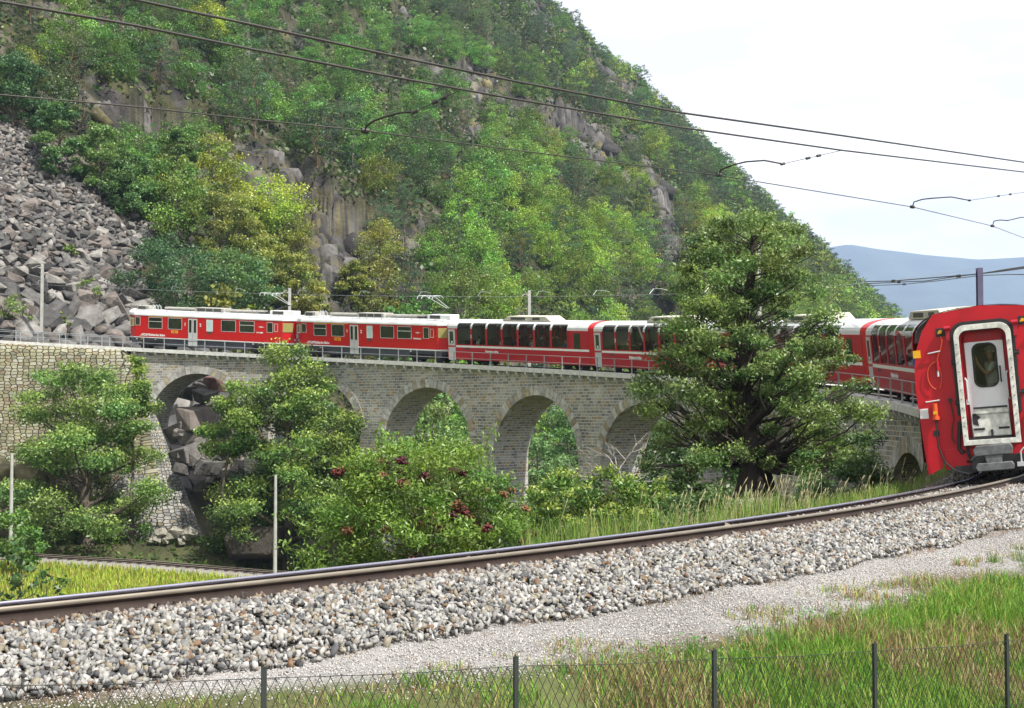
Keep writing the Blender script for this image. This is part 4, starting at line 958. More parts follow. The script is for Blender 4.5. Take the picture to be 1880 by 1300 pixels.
def pano(s_mid, Lv, label, text, nwin=7, tail=False, mirror=False):
    root = vehicle('panorama_coach', s_mid, Lv, label, 'railway carriage', .078 if tail else .102, .05 if tail else 0.); H = Lv / 2; hw = 1.34
    X = lambda u: H - u * (2 * H / 16.4)
    sill, eave = 1.68, 2.9
    roofp = arc_roof(hw, eave, 3.53, 14, 2.5)
    for sy in (1, -1):
        m = MB(); m.box(-H + .3, X(1.15), sy * hw - .02, sy * hw + .02, .5, 1.45); 
        m.build('side_panel', REDD, root, bevel=.01)
        m = MB(); m.box(-H + .55, X(1.15), sy * hw - .024, sy * hw + .024, 1.45, 1.60); m.build('waist_stripe', WHITE, root)
        m = MB(); m.box(-H + .3, X(1.15), sy * hw - .02, sy * hw + .02, 1.60, sill); m.build('side_panel', REDD, root)
        m = MB(); m.box(-H + .42, X(13.75), sy * hw - .02, sy * hw + .02, sill, eave)
        m.build('side_panel', REDD, root, bevel=.01)
        m = MB(); m.box(X(15.0), X(14.35), sy * (hw + .024) - .004, sy * (hw + .024) + .004, 1.62, 2.72); m.build('narrow_window', GLASSD, root)
        # door with its own frame
        m = MB(); m.box(X(1.15), X(.12), sy * hw - .015, sy * hw + .015, .5, eave); m.build('door_surround', REDD, root)
        m = MB(); m.box(X(1.05), X(.2), sy * (hw + .02) - .008, sy * (hw + .02) + .008, .45, 2.82); d = m.build('door', LGREY, root, bevel=.01)
        m = MB(); m.box(X(.85), X(.4), sy * (hw + .032) - .004, sy * (hw + .032) + .004, 1.74, 2.66); m.build('pane', GLASSD, d)
        m = MB(); m.box(X(1.05), X(.2), sy * (hw + .031) - .003, sy * (hw + .031) + .003, 1.46, 1.58); m.build('door_stripe', REDD, d)
        m = MB(); m.box(X(.75), X(.55), sy * (hw + .038) - .003, sy * (hw + .038) + .003, 1.78, 1.92); m.build('notice', WHITE, d)
        # pillars
        pw = .21; p0 = 1.22; pitch = (13.75 - 1.22) / nwin
        for k in range(nwin + 1):
            u = p0 + pitch * k - pw / 2; m = MB(); m.box(X(u + pw), X(u), sy * hw - .02, sy * hw + .02, sill, eave + .004); m.build('pillar', REDD, root)
        for k in range(nwin):
            u0, u1 = p0 + pitch * k + pw / 2, p0 + pitch * (k + 1) - pw / 2
            m = MB(); pr = [(sy * (hw - .005), sill), (sy * (hw - .005), eave)]
            q = [p for p in roofp[:5]] ; pr += [(sy * (a - .005), z) for a, z in q[1:4]]
            kk = len(pr); m.add([(x, y, z) for x in (X(u0), X(u1)) for y, z in pr], [(i, i + 1, i + 1 + kk, i + kk) for i in range(kk - 1)]); m.build('window', GLASS, root)
            w = None
        # roof ribs between the curved panes
        for k in range(nwin + 1):
            u = p0 + pitch * k - pw / 2; m = MB(); q = roofp[:5]; kk = len(q)
            m.add([(x, sy * (a + .003), z + .003) for x in (X(u), X(u + pw)) for a, z in q] + [(x, sy * (a - .03), z - .03) for x in (X(u), X(u + pw)) for a, z in q],
                  [(i, i + 1, i + 1 + kk, i + kk) for i in range(kk - 1)] + [(2 * kk + i, 3 * kk + i, 3 * kk + i + 1, 2 * kk + i + 1) for i in range(kk - 1)] + [(i, 2 * kk + i, 2 * kk + i + 1, i + 1) for i in range(kk - 1)] + [(kk + i, kk + i + 1, 3 * kk + i + 1, 3 * kk + i) for i in range(kk - 1)])
            m.build('roof_rib', ROOFW, root)
    # middle of the roof, full roof over the ends
    m = MB(); q = roofp[3:len(roofp) - 3]; q = q + [(q[-1][0], q[-1][1] - .05), (q[0][0], q[0][1] - .05)]; sweep(m, q, X(13.8), X(1.15), True)
    full = roofp + [(-hw, eave - .001), (hw, eave - .001)]
    sweep(m, full, X(1.15), H - .12, True); sweep(m, full, -H + .62, X(13.78), True)
    rf = m.build('roof', ROOFW, root)
    m = MB(); sweep(m, [(a * 1.004, z + .004) for a, z in roofp] + [(-hw * 1.004, .5), (hw * 1.004, .5)], -H + .02, -H + .62, True, not tail); m.build('end_collar', RED if not tail else REDT, root)
    m = MB(); sweep(m, [(a, z) for a, z in roofp] + [(-hw, .6), (hw, .6)], H - .125, H - .08, True); m.build('end_wall', REDD, root)
    m = MB(); m.prism([(X(11.4), 3.5), (X(6.0), 3.5), (X(6.6), 3.84), (X(10.8), 3.84)][::-1], 1.5, (0, .75, 0), (1, 0, 0), (0, 0, 1)); ac = m.build('roof_unit', BEIGE, rf, bevel=.03) if not tail else None
    for a, b in ((7.0, 8.6), (9.4, 10.2)) if ac else ():
        m = MB(); m.box(X(b), X(a), .752, .762, 3.58, 3.76); m.build('louvre', LOUVRE, ac)
    # inside: floor, seats, ceiling lining
    m = MB(); m.box(-H + .3, H - .3, -1.25, 1.25, .85, .95); m.build('floor', INTER, root)
    m = MB(); m.box(X(1.25), X(1.2), -1.28, 1.28, .9, 2.95); m.box(X(13.9), X(13.8), -1.28, 1.28, .9, 2.95); m.build('bulkhead', INTER, root)
    for k in range(nwin * 2 - 1):
        u = p0 + pitch * (k + .55) / 2 + .2; m = MB()
        for sy in (-1, 1): m.box(X(u + .12), X(u), sy * .3 if sy > 0 else -1.15, 1.15 if sy > 0 else -.3, 1.3, 1.95); m.box(X(u + .5) if k % 2 == 0 else X(u), X(u) if k % 2 == 0 else X(u - .45), sy * .3 if sy > 0 else -1.15, 1.15 if sy > 0 else -.3, 1.28, 1.4)
        m.build('seat', SEAT, root)
    m = MB(); m.box(-H + .5, H - .5, -1.15, 1.15, .55, .86); m.build('underframe', DARK, root)
    bogie(root, X(2.7), 1.8); bogie(root, X(13.7), 1.8)
    ex, ey = (-1, 0, 0), (0, 0, 1)
    textmesh('2', .33, WHITE, 'numeral', root, (X(2.92), hw + .026, 2.2), ex, ey, .012)
    textmesh(text, .27, WHITE, 'lettering', root, (X(4.65), hw + .026, 1.12), ex, ey, .010, sx=.92)
    lg = logo(root, X(3.85), 1.12, .2)
    m = MB(); m.box(X(2.75), X(2.2), hw + .021, hw + .03, 1.28, 1.42); m.build('vent', LOUVRE, root)
    return root, X
coach_spec = []
def place_train():
    def mid(a, b): return (a + b) / 2, abs(a - b)
    s, l = mid(121.46, 104.72); motor(s, l, 'leading red motor coach, leftmost on the viaduct, with Corviglia lettered at its right end', 'Corviglia')
    s, l = mid(104.42, 87.98); motor(s, l, 'second red motor coach, coupled between the leading one and the first panorama coach', 'Diavolezza')
    s, l = mid(87.75, 71.42); r1 = pano(s, l, 'first crimson panorama coach behind the motor coaches, lettered ferrovia retica', 'Ferrovia retica')
    s, l = mid(71.2, 54.75); r2 = pano(s, l, 'crimson panorama coach half hidden by the left side of the chestnut tree', 'Rhätische Bahn')
    s, l = mid(54.5, 37.3); r3 = pano(s, l, 'crimson panorama coach almost wholly hidden behind the chestnut crown', 'Rhätische Bahn')
    s, l = mid(37.06, 18.1); r4 = pano(s, l, 'crimson panorama coach seen obliquely between the chestnut tree and the train tail', 'Rhätische Bahn', nwin=8)
    s, l = mid(17.8, -1.33); r5 = pano(s, l, 'bright red tail coach at the right with its white gangway door facing us', 'Rhätische Bahn', nwin=8, tail=True)
    return r1, r2, r3, r4, r5, l
(r1, X1), (r2, X2), (r3, X3), (r4, X4), (r5, X5), TL = place_train()

# ---- the end wall of the last coach
def tail_end(root, H):
    x0 = -H
    LX = lambda px, py: (1811 - (882 - py) * .072 - px) / 90.0
    LZ = lambda px, py: (882 - py) / 90.0 - .01
    O = (x0, 0, 0); EX = (0, 1, 0); EZ = (0, 0, 1)             # y to the left in view; prism thickness goes along +x
    def slab(m, poly, x, t): m.prism(poly, t, (x, 0, 0), EX, EZ)
    outl = [(1.27, .24), (1.32, 1.0), (1.36, 2.0), (1.34, 2.42), (1.26, 2.80), (1.13, 3.13), (.90, 3.44), (0, 3.53)]
    outl = outl + [(-a, b) for a, b in outl[::-1][1:]] 
    low = [(-.98, .36), (-.96, .58), (-.45, .62), (-.45, .74), (.45, .74), (.45, .62), (.96, .58), (.98, .38)]
    hole_o = [(-.42, .93), (.42, .93), (.42, 2.86), (.36, 3.0), (.2, 3.06), (-.2, 3.06), (-.36, 3.0), (-.42, 2.86)]
    # wall in two halves around the doorway
    for sg in (1, -1):
        poly = [(0, 3.53), (.90 * sg, 3.44), (1.13 * sg, 3.13), (1.26 * sg, 2.80), (1.34 * sg, 2.42), (1.36 * sg, 2.0), (1.32 * sg, 1.0), (1.27 * sg, .24), (.98 * sg, .38), (.96 * sg, .58), (0, .60), (0, .93), (.42 * sg, .93), (.42 * sg, 2.86), (.36 * sg, 3.0), (.2 * sg, 3.06), (0, 3.06)]
        m = MB(); slab(m, poly if sg > 0 else poly[::-1], x0, .04); m.build('end_wall', REDT, root)
    m = MB(); m.box(x0 + .04, x0 + .5, .42, .47, .9, 3.1); m.box(x0 + .04, x0 + .5, -.47, -.42, .9, 3.1); m.box(x0 + .04, x0 + .5, -.47, .47, 3.06, 3.1); m.box(x0 + .15, x0 + .18, .355, .47, .9, 3.1); m.box(x0 + .15, x0 + .18, -.47, -.355, .9, 3.1); m.box(x0 + .15, x0 + .18, -.42, .42, 2.815, 3.1); m.build('door_recess', REDT, root)
    # gangway frame with rounded top
    def rnd(hw_, z0, z1, r, rb=.03):
        p = [(-hw_, z0), (hw_, z0)]
        for k in range(7): a = PI / 2 * k / 6; p.append((hw_ - r + r * math.cos(a), z1 - r + r * math.sin(a)))
        for k in range(7): a = PI / 2 + PI / 2 * k / 6; p.append((-hw_ + r + r * math.cos(a), z1 - r + r * math.sin(a)))
        return p
    m = MB(); m.frame(rnd(.44, .90, 3.06, .16), rnd(.535, .80, 3.17, .22), .035, (x0 - .16, 0, 0), EX, EZ); gf = m.build('gangway_frame', CREAM, root, bevel=.006)
    m = MB(); m.frame(rnd(.455, .92, 3.04, .16), rnd(.52, .82, 3.15, .22), .13, (x0 - .125, 0, 0), EX, EZ); m.build('gasket', BLACK, gf)
    m = MB(); m.frame(rnd(.53, 1.4, 3.16, .22), rnd(.60, 1.4, 3.24, .26), .05, (x0 - .05, 0, 0), EX, EZ); m.build('frame_hood', DARK, gf)
    m = MB()
    for k in range(11):
        for sg in (-1, 1): m.cyl((x0 - .165, sg * .49, 1.0 + k * .18), (1, 0, 0), .011, .02, 6)
    m.build('bolts', DARK, gf)
    # door
    dx = x0 + .08
    def oval(hw_, z0, z1, r): 
        p = []
        for cx_, cz_, a0 in ((hw_ - r, z0 + r, -PI / 2), (hw_ - r, z1 - r, 0), (-hw_ + r, z1 - r, PI / 2), (-hw_ + r, z0 + r, PI)):
            for k in range(6): a = a0 + PI / 2 * k / 5; p.append((cx_ + r * math.cos(a), cz_ + r * math.sin(a)))
        return p
    wo = oval(.205, 1.94, 2.76, .13); n = len(wo)
    rect = []
    for a, b in wo:
        sx_ = a / .205; sz = (b - 2.35) / .41
        k = max(abs(sx_), abs(sz)); rect.append((max(-.36, min(.36, .36 * sx_ / k)), 1.9 - .99 * (-sz / k) * 1.0 if sz < 0 else 2.35 + .47 * sz / k))
    rect = [(a, (2.35 + 1.43 * ((b - 2.35) if False else 0)) if False else b) for a, b in rect]
    rect = []
    for a, b in wo:
        sx_ = a / .205; sz = (b - 2.35) / .41; k = max(abs(sx_), abs(sz)); X_ = .36 * sx_ / k; zz = sz / k
        rect.append((X_, 2.35 + (.47 * zz if zz > 0 else 1.43 * zz)))
    m = MB(); m.frame(wo, rect, .04, (dx, 0, 0), EX, EZ); d = m.build('gangway_door', WHITE, root)
    m = MB(); m.frame(wo, oval(.235, 1.91, 2.79, .15), .02, (dx - .015, 0, 0), EX, EZ); m.build('window_seal', BLACK, d)
    m = MB(); m.prism(wo, .008, (dx + .02, 0, 0), EX, EZ); m.build('pane', GLASS, d)
    m = MB(); m.tube([(dx - .02, -.27, 2.0), (dx - .07, -.27, 2.03), (dx - .07, -.27, 2.28), (dx - .02, -.27, 2.31)], .014, 6); m.build('handle', DARK, d)
    m = MB(); m.tube([(x0 - .02, .40, 1.62), (x0 - .09, .37, 1.66), (x0 - .09, .37, 2.08), (x0 - .02, .40, 2.12)], .02, 6); m.box(x0 - .1, x0 - .02, .34, .41, 1.6, 1.7); m.build('grab_bar', LGREY, root)
    m = MB(); m.tube([(x0 - .02, -.40, 1.66), (x0 - .09, -.37, 1.70), (x0 - .09, -.37, 2.16), (x0 - .02, -.40, 2.2)], .02, 6); m.build('grab_bar', LGREY, root)
    # folded bridge plate
    pp = [(-.37, .95), (.34, .95), (.36, 1.2), (.33, 1.4), (.24, 1.5), (-.32, 1.53), (-.35, 1.45)]
    m = MB(); slab(m, pp, x0 - .02, .05); bp = m.build('bridge_plate', CREAM, root, bevel=.01)
    m = MB(); m.box(x0 - .035, x0 - .02, -.34, .30, 1.50, 1.535); m.box(x0 - .035, x0 - .02, .12, .33, 1.08, 1.12); m.box(x0 - .035, x0 - .02, -.34, -.14, 1.08, 1.12); m.box(x0 - .04, x0 - .02, -.03, .01, .95, 1.08)
    m.prism([(.33, 1.2), (.22, 1.16), (.24, 1.28), (.18, 1.33), (.28, 1.42), (.33, 1.4)], .006, (x0 - .027, 0, 0), EX, EZ); m.build('hinge', DARK, bp)
    m = MB(); m.box(x0 - .06, x0 + .25, -.42, .42, .86, .93); m.build('threshold', DARK, root)
    # small sign over the door, lamps in their pockets
    m = MB(); m.box(x0 + .135, x0 + .15, -.12, .12, 2.9, 2.99); pl = m.build('number_plate', REDD, root)
    for y, z in ((.78, 3.07), (-.77, 3.16)):
        m = MB(); m.box(x0 - .012, x0 + .05, y - .085, y + .085, z - .085, z + .085); l = m.build('tail_lamp', DARK, root)
        m = MB(); m.cyl((x0 - .04, y, z + .01), (1, 0, 0), .035, .06, 10); m.cyl((x0 - .04, y + .03, z - .01), (1, 0, 0), .025, .05, 8); m.build('lens', YEL, l)
    # handles
    for a, b, z, sl in ((1.05, .82, 2.70, .03), (1.18, .93, 1.73, .02), (-.88, -1.15, 2.92, .02), (-1.0, -1.22, 1.95, .02)):
        m = MB(); m.tube([(x0, a, z - sl), (x0 - .07, a, z - sl), (x0 - .07, b, z), (x0, b, z)], .016, 6); m.build('grab_bar', LGREY, root)
    for y, z in ((.60, 2.45), (-.62, 2.55), (.60, 1.65), (-.66, 1.78)):
        m = MB(); m.tube([(x0, y, z), (x0 - .1, y, z), (x0 - .1, y * .88, z)], .014, 6); m.box(x0 - .03, x0, y - .03, y + .03, z - .05, z + .05); m.build('latch', DARK, root)
    for y in (.64, -.62):
        m = MB(); m.box(x0 - .09, x0, y - .035, y + .035, 2.88, 3.16); m.cyl((x0 - .09, y, 3.14), (0, 1, 0), .045, .12, 10); m.box(x0 - .03, x0, y - .018, y + .018, 2.4, 2.9); m.build('hose_bracket', REDD, root)
    # orange cable from the lamp to its plug and the loop under it
    m = MB(); m.tube([(x0 - .05, .78, 2.99), (x0 - .08, .76, 2.9), (x0 - .07, .80, 2.75), (x0 - .06, .87, 2.6), (x0 - .05, .90, 2.45)], .010, 6)
    pts = [(x0 - .05, .93 + .17 * math.sin(t) * (1 if math.sin(t) > 0 else .55), 2.2 - .27 * math.cos(t) + .02) for t in np.linspace(0.2, 2 * PI - .4, 18)]
    m.tube(pts, .008, 6); cb = m.build('lamp_cable', ORANGE, root)
    m = MB(); m.tube([(x0 - .06, .89, 2.5), (x0 - .06, .895, 2.32)], .035, 8); m.build('plug', REDD, cb)
    m = MB(); m.tube([(x0 - .06, .895, 2.32), (x0 - .06, .90, 2.2)], .02, 8); m.build('plug_tip', LGREY, cb)
    # yellow and blue edge panels, white patch
    m = MB(); m.box(x0 - .006, x0 + .5, 1.20, 1.345, 2.60, 2.75); m.build('edge_panel', YEL, root)
    m = MB(); m.box(x0 + .03, x0 + .5, 1.25, 1.36, 2.42, 2.6); m.build('edge_panel', BLUE, root)
    m = MB(); m.box(x0 - .008, x0 + .02, 1.16, 1.322, 1.38, 1.58); m.build('reflector_panel', WHITE, root)
    # red socket with yellow plate, black jumper cable down to the coupling
    m = MB(); m.cyl((x0 - .07, 1.02, 1.52), (0, 0, 1), .05, .3, 12); m.cyl((x0 - .07, 1.02, 1.38), (0, 0, 1), .07, .06, 12); s = m.build('jumper_socket', ORANGE, root)
    m = MB(); m.box(x0 - .135, x0 - .115, .985, 1.055, 1.46, 1.52); m.build('socket_plate', YEL, s)
    m = MB(); m.tube([(x0 - .07, 1.02, 1.36), (x0 - .08, 1.03, 1.1), (x0 - .09, 1.02, .8), (x0 - .1, .93, .5), (x0 - .12, .75, .32), (x0 - .14, .5, .24), (x0 - .1, .35, .28)], .018, 7); m.build('jumper_cable', BLACK, s)
    m = MB(); m.box(x0 - .008, x0 + .02, .98, 1.10, 1.02, 1.13); m.build('pocket', DARK, root)
    # brake hoses
    def hose(y, z, pts, r=.022):
        m = MB(); m.cyl((x0 - .04, y, z), (1, 0, 0), .04, .09, 10); m.tube([(x0 - .06, y + a, z + b) for a, b in pts], r, 7); m.build('brake_hose', DARK, root)
    hose(.72, 1.72, [(0, 0), (-.02, -.12), (-.04, -.4), (.02, -.6), (.03, -.75), (-.02, -.86)], .012)
    hose(.58, 1.25, [(0, 0), (.02, -.15), (.05, -.35), (.06, -.5), (.0, -.6), (-.04, -.55)], .035)
    hose(.46, 1.22, [(0, 0), (.0, -.3), (.02, -.52), (-.02, -.7)], .028)
    hose(-.72, 1.35, [(0, 0), (-.02, -.2), (-.08, -.42), (-.16, -.5)], .035); hose(-.84, 1.35, [(0, 0), (.0, -.22), (-.08, -.4), (-.2, -.45)], .03)
    m = MB()
    for k in range(5): m.cyl((x0 - .006, -.62 - .08 * k, 1.78), (1, 0, 0), .011, .014, 6); m.cyl((x0 - .006, -.60 - .08 * k, 1.98), (1, 0, 0), .011, .014, 6)
    m.build('rivets', DARK, root)
    # lower beam, coupler
    m = MB(); m.box(x0 - .02, x0 + .3, -.93, .93, .34, .74); m.build('buffer_beam', REDT, root, bevel=.01)
    m = MB(); m.box(x0 - .10, x0 + .2, -.55, .42, .30, .58); m.box(x0 - .06, x0 + .1, -.75, .75, .26, .40); m.build('drawbar_housing', DARK, root)
    m = MB(); slab(m, [(-.36, .62), (.34, .60), (.36, .72), (.30, .80), (-.34, .82), (-.38, .74)], x0 - .46, .10); slab(m, [(-.15, .45), (.13, .45), (.16, .62), (-.17, .62)], x0 - .44, .25)
    slab(m, [(-.36, .32), (.30, .30), (.34, .38), (.30, .46), (-.34, .47), (-.38, .40)], x0 - .46, .10); m.box(x0 - .4, x0, -.1, .1, .5, .62); m.build('coupler', GREYPL, root, bevel=.015)
    m = MB(); m.tube([(x0 - .12, -.50, .42), (x0 - .14, -.50, .62), (x0 - .14, -.56, .69), (x0 - .14, -.62, .62), (x0 - .12, -.62, .42)], .018, 7); m.box(x0 - .2, x0 - .05, -.70, -.42, .34, .42); m.build('coupling_link', LGREY, root)
    for sg in (1, -1):
        m = MB(); m.box(x0 + .04, x0 + 1.2, sg * 1.18 - .03, sg * 1.18 + .03, .28, .9); m.build('apron', REDT, root)
    m = MB(); m.tube([(x0 - .05, .30, .62), (x0 - .10, .36, .56), (x0 - .12, .42, .50), (x0 - .05, .50, .48)], .03, 7); m.build('valve', DARK, root)
    # vestibule behind the door
    m = MB(); m.box(x0 + 1.7, x0 + 1.74, -1.2, 1.2, .9, 3.2); m.box(x0 + .1, x0 + 1.7, -1.2, 1.2, .86, .9); m.build('vestibule', INTER, root)
tail_end(r5, TL / 2)

# ================================================================== PEOPLE
def skin_obj(name, nodes, edges, mat, parent=None, root=0, sub=2):
    me = bpy.data.meshes.new(name); me.from_pydata([n[0] for n in nodes], edges, []); me.materials.append(mat)
    o = link(name, me, parent); sk = o.modifiers.new('skin', 'SKIN'); sk.use_smooth_shade = True
    for i, n in enumerate(nodes):
        v = me.skin_vertices[0].data[i]; r = n[1]; v.radius = r if isinstance(r, tuple) else (r, r); v.use_root = (i == root)
    ss = o.modifiers.new('sub', 'SUBSURF'); ss.levels = sub; ss.render_levels = sub
    return o
def person(loc, rot, label, seated=True, shirt=CLOTH, cap=False, raised=False, group=None, parent_mat=None):
    """x forwards, z up; origin at the feet (standing) or the seat"""
    r = empty('person', (0, 0, 0), label, 'person', group); r.matrix_world = parent_mat if parent_mat else Matrix.Translation(loc) @ Matrix.Rotation(rot, 4, 'Z')
    b = 0 if seated else .48
    n = []; e = []
    def nd(p, q, par=None): n.append(((p[0], p[1], p[2] + b), q)); i = len(n) - 1; (e.append((par, i)) if par is not None else None); return i
    pel = nd((0, 0, .46), (.15, .12)); wa = nd((0, 0, .62), (.13, .10), pel); ch = nd((.01, 0, .84), (.16, .11), wa); nk0 = nd((0, 0, .99), (.09, .08), ch); nk = nd((.01, 0, 1.06), (.05, .05), nk0); hd0 = nd((.02, 0, 1.13), (.068, .075), nk); hd = nd((.02, 0, 1.23), (.075, .088), hd0); nd((.02, 0, 1.29), (.05, .06), hd)
    for sg in (1, -1):
        sh = nd((0, sg * .17, .95), .058, nk0)
        if raised and sg > 0:
            el = nd((.16, sg * .24, .78), .043, sh); wr = nd((.30, sg * .14, 1.02), .030, el); pm = nd((.31, sg * .13, 1.10), (.018, .038), wr)
        else:
            el = nd((.06 if seated else 0, sg * .25, .68), .043, sh); wr = nd((.26 if seated else .05, sg * .17, .56 if seated else .44), .030, el); pm = nd((.33 if seated else .06, sg * .15, .55 if seated else .36), (.018, .038), wr)
        q = n[pm][0]; q = (q[0], q[1], q[2] - b); up = (raised and sg > 0)
        for k in range(4):
            off = (k - 1.5) * .021; ln = (.062, .075, .07, .055)[k]
            d = (.01, 0, ln) if up else ((ln, 0, -.012) if seated else (.01, 0, -ln))
            a = nd((q[0] + d[0] * .45, q[1] + off, q[2] + d[2] * .45 + (.02 if up else -.0)), .0095, pm); nd((q[0] + d[0], q[1] + off, q[2] + d[2] + (.02 if up else 0)), .008, a)
        a = nd((q[0] + .02, q[1] - sg * .038, q[2] - (.01 if up else 0)), .011, pm); nd((q[0] + .045, q[1] - sg * .05, q[2] + (.025 if up else 0)), .009, a)
        hp = nd((0, sg * .09, .42), .085, pel)
        if seated: kn = nd((.44, sg * .11, .46), .06, hp); an = nd((.44, sg * .11, .06), .04, kn); nd((.57, sg * .12, .03), .035, an)
        else: kn = nd((.02, sg * .10, .0), .06, hp); an = nd((.0, sg * .10, -.41), .04, kn); nd((.14, sg * .12, -.445), .035, an)
    skin_obj('body', n, e, SKIN, r)
    # shirt follows torso and upper arms
    n2 = [((0, 0, .50 + b), (.165, .135)), ((0, 0, .62 + b), (.15, .118)), ((.01, 0, .84 + b), (.178, .128)), ((0, 0, .985 + b), (.11, .095))]; e2 = [(0, 1), (1, 2), (2, 3)]
    for sg in (1, -1):
        i = len(n2); n2.append(((0, sg * .175, .95 + b), .072)); e2.append((3, i)); q = (.12, sg * .23, .83 + b) if (raised and sg > 0) else ((.04 if seated else 0), sg * .235, .76 + b); n2.append((q, .056)); e2.append((i, i + 1))
    skin_obj('shirt', n2, e2, shirt, r)
    n3 = [((0, 0, .46 + b), (.16, .13))]; e3 = []
    for sg in (1, -1):
        i = len(n3); n3.append(((0, sg * .09, .43 + b), .098)); e3.append((0, i))
        if seated: n3 += [((.44, sg * .11, .465 + b), .072), ((.44, sg * .11, .14 + b), .055)]
        else: n3 += [((.02, sg * .10, .0 + b), .072), ((0, sg * .10, -.34 + b), .055)]
        e3 += [(i, i + 1), (i + 1, i + 2)]
    skin_obj('trousers', n3, e3, CLOTHD, r)
    m = MB()
    m.tube([(.085, 0, 1.235 + b), (.112, 0, 1.20 + b), (.09, 0, 1.185 + b)], [.008, .016, .01], 6); m.build('nose', SKIN, r, smooth=True)
    m = MB()
    for sg in (1, -1): m.cyl((.088, sg * .032, 1.24 + b), (1, 0, 0), .010, .012, 8)
    m.build('eyes', HAIR, r)
    m = MB(); m.box(.083, .093, -.022, .022, 1.150 + b, 1.158 + b); m.build('mouth', REDD, r)
    m = MB()
    for sg in (1, -1): m.tube([(.01, sg * .088, 1.25 + b), (.005, sg * .096, 1.22 + b), (.01, sg * .088, 1.19 + b)], [.01, .016, .008], 6)
    m.build('ears', SKIN, r, smooth=True)
    m = MB()
    for k in range(5):
        t = k / 5 * PI / 2; m.cyl((-.004 + (.018 if cap else 0), 0, 1.262 + b + .075 * math.sin(t)), (0, 0, 1), .098 * math.cos(t) + .004, .022, 16)
    m.cyl((-.02, 0, 1.23 + b), (0, 0, 1), .092, .06, 16); 
    if cap: m.box(.08, .17, -.05, .05, 1.27 + b, 1.28 + b)
    m.build('cap' if cap else 'hair', CLOTH if cap else HAIR, r, smooth=True)
    return r
# passenger standing behind the tail door, drinking from a blue cup
Mt = r5.matrix_world @ Matrix.Translation((-TL / 2 + .62, -.10, .9)) @ Matrix.Rotation(math.radians(100), 4, 'Z')
person(None, 0, 'passenger in a white cap and shirt with one arm raised behind the tail door window', False, CLOTH, True, True, parent_mat=Mt)
def seated(root, X, u, y, face, shirt, label):
    M = root.matrix_world @ Matrix.Translation((X(u), y, .93)) @ Matrix.Rotation(0 if face > 0 else PI, 4, 'Z')
    return person(None, 0, label, True, shirt, parent_mat=M)
ro, XX = r1, X1
for root, XQ, u, y, f, sh, lb in ((r1, X1, 3.2, .75, 1, CLOTH, 'seated passenger in white in the second window of the first panorama coach'), (r1, X1, 5.9, .7, 1, CLOTH, 'seated passenger in the third window of the first panorama coach'),
                             (r1, X1, 7.6, .7, 1, CLOTHD, 'seated passenger in dark clothes in the fourth window of the first panorama coach'), (r1, X1, 9.2, .7, 1, CLOTH, 'seated passenger in the fifth window of the first panorama coach'),
                             (r1, X1, 12.8, .72, -1, CLOTHB, 'seated passenger in blue in the last large window of the first panorama coach'), (r2, X2, 3.6, .7, 1, CLOTH, 'seated passenger in the second window of the coach left of the chestnut'),
                             (r4, X4, 5.6, .7, 1, CLOTH, 'seated passenger by the window of the coach right of the chestnut')):
    seated(root, XQ, u, y, f, sh, lb)

# ================================================================== STONES AND BOULDERS
def hull(seed, flat=.75, n=15):
    rng = np.random.default_rng(seed); bm = bmesh.new()
    P = rng.normal(size=(n, 3)); P /= np.linalg.norm(P, axis=1)[:, None]; P *= rng.uniform(.8, 1.1, (n, 1)); P *= np.array([1.3, .85, flat])
    for p in P: bm.verts.new(p)
    bmesh.ops.convex_hull(bm, input=bm.verts); bmesh.ops.triangulate(bm, faces=bm.faces)
    lone = [v for v in bm.verts if not v.link_faces]; bmesh.ops.delete(bm, geom=lone, context='VERTS')
    bmesh.ops.recalc_face_normals(bm, faces=bm.faces); bm.verts.index_update()
    V = np.array([v.co[:] for v in bm.verts]); F = np.array([[v.index for v in f.verts] for f in bm.faces]); bm.free(); return V, F
def block(seed, dims=(1.2, .8, .5), j=.26):
    """angular block: a jittered box with a few corners knocked off"""
    rng = np.random.default_rng(seed); bm = bmesh.new()
    for a in (-1, 1):
        for b in (-1, 1):
            for c in (-1, 1):
                if rng.random() < .18:
                    for k in range(3):
                        q = np.array([a, b, c], float) * .72; q[k] *= .35; bm.verts.new(q * dims)
                else: bm.verts.new((np.array([a, b, c]) * .72 + rng.normal(0, j, 3)) * dims)
    bmesh.ops.convex_hull(bm, input=bm.verts); bmesh.ops.triangulate(bm, faces=bm.faces)
    lone = [v for v in bm.verts if not v.link_faces]; bmesh.ops.delete(bm, geom=lone, context='VERTS'); bmesh.ops.recalc_face_normals(bm, faces=bm.faces); bm.verts.index_update()
    V = np.array([v.co[:] for v in bm.verts]); F = np.array([[v.index for v in f.verts] for f in bm.faces]); bm.free(); return V, F
BLOCKS = [block(400 + k) for k in range(12)]
HULLS = [hull(k, .62 + .1 * (k % 3), 8 + k % 4) for k in range(14)]
def rotm(rng, tilt=1.):
    q = rng.normal(size=4); q[0] += (1 - tilt) * 4; q /= np.linalg.norm(q); w, x, y, z = q
    return np.array([[1 - 2 * (y * y + z * z), 2 * (x * y - z * w), 2 * (x * z + y * w)], [2 * (x * y + z * w), 1 - 2 * (x * x + z * z), 2 * (y * z - x * w)], [2 * (x * z - y * w), 2 * (y * z + x * w), 1 - 2 * (x * x + y * y)]])
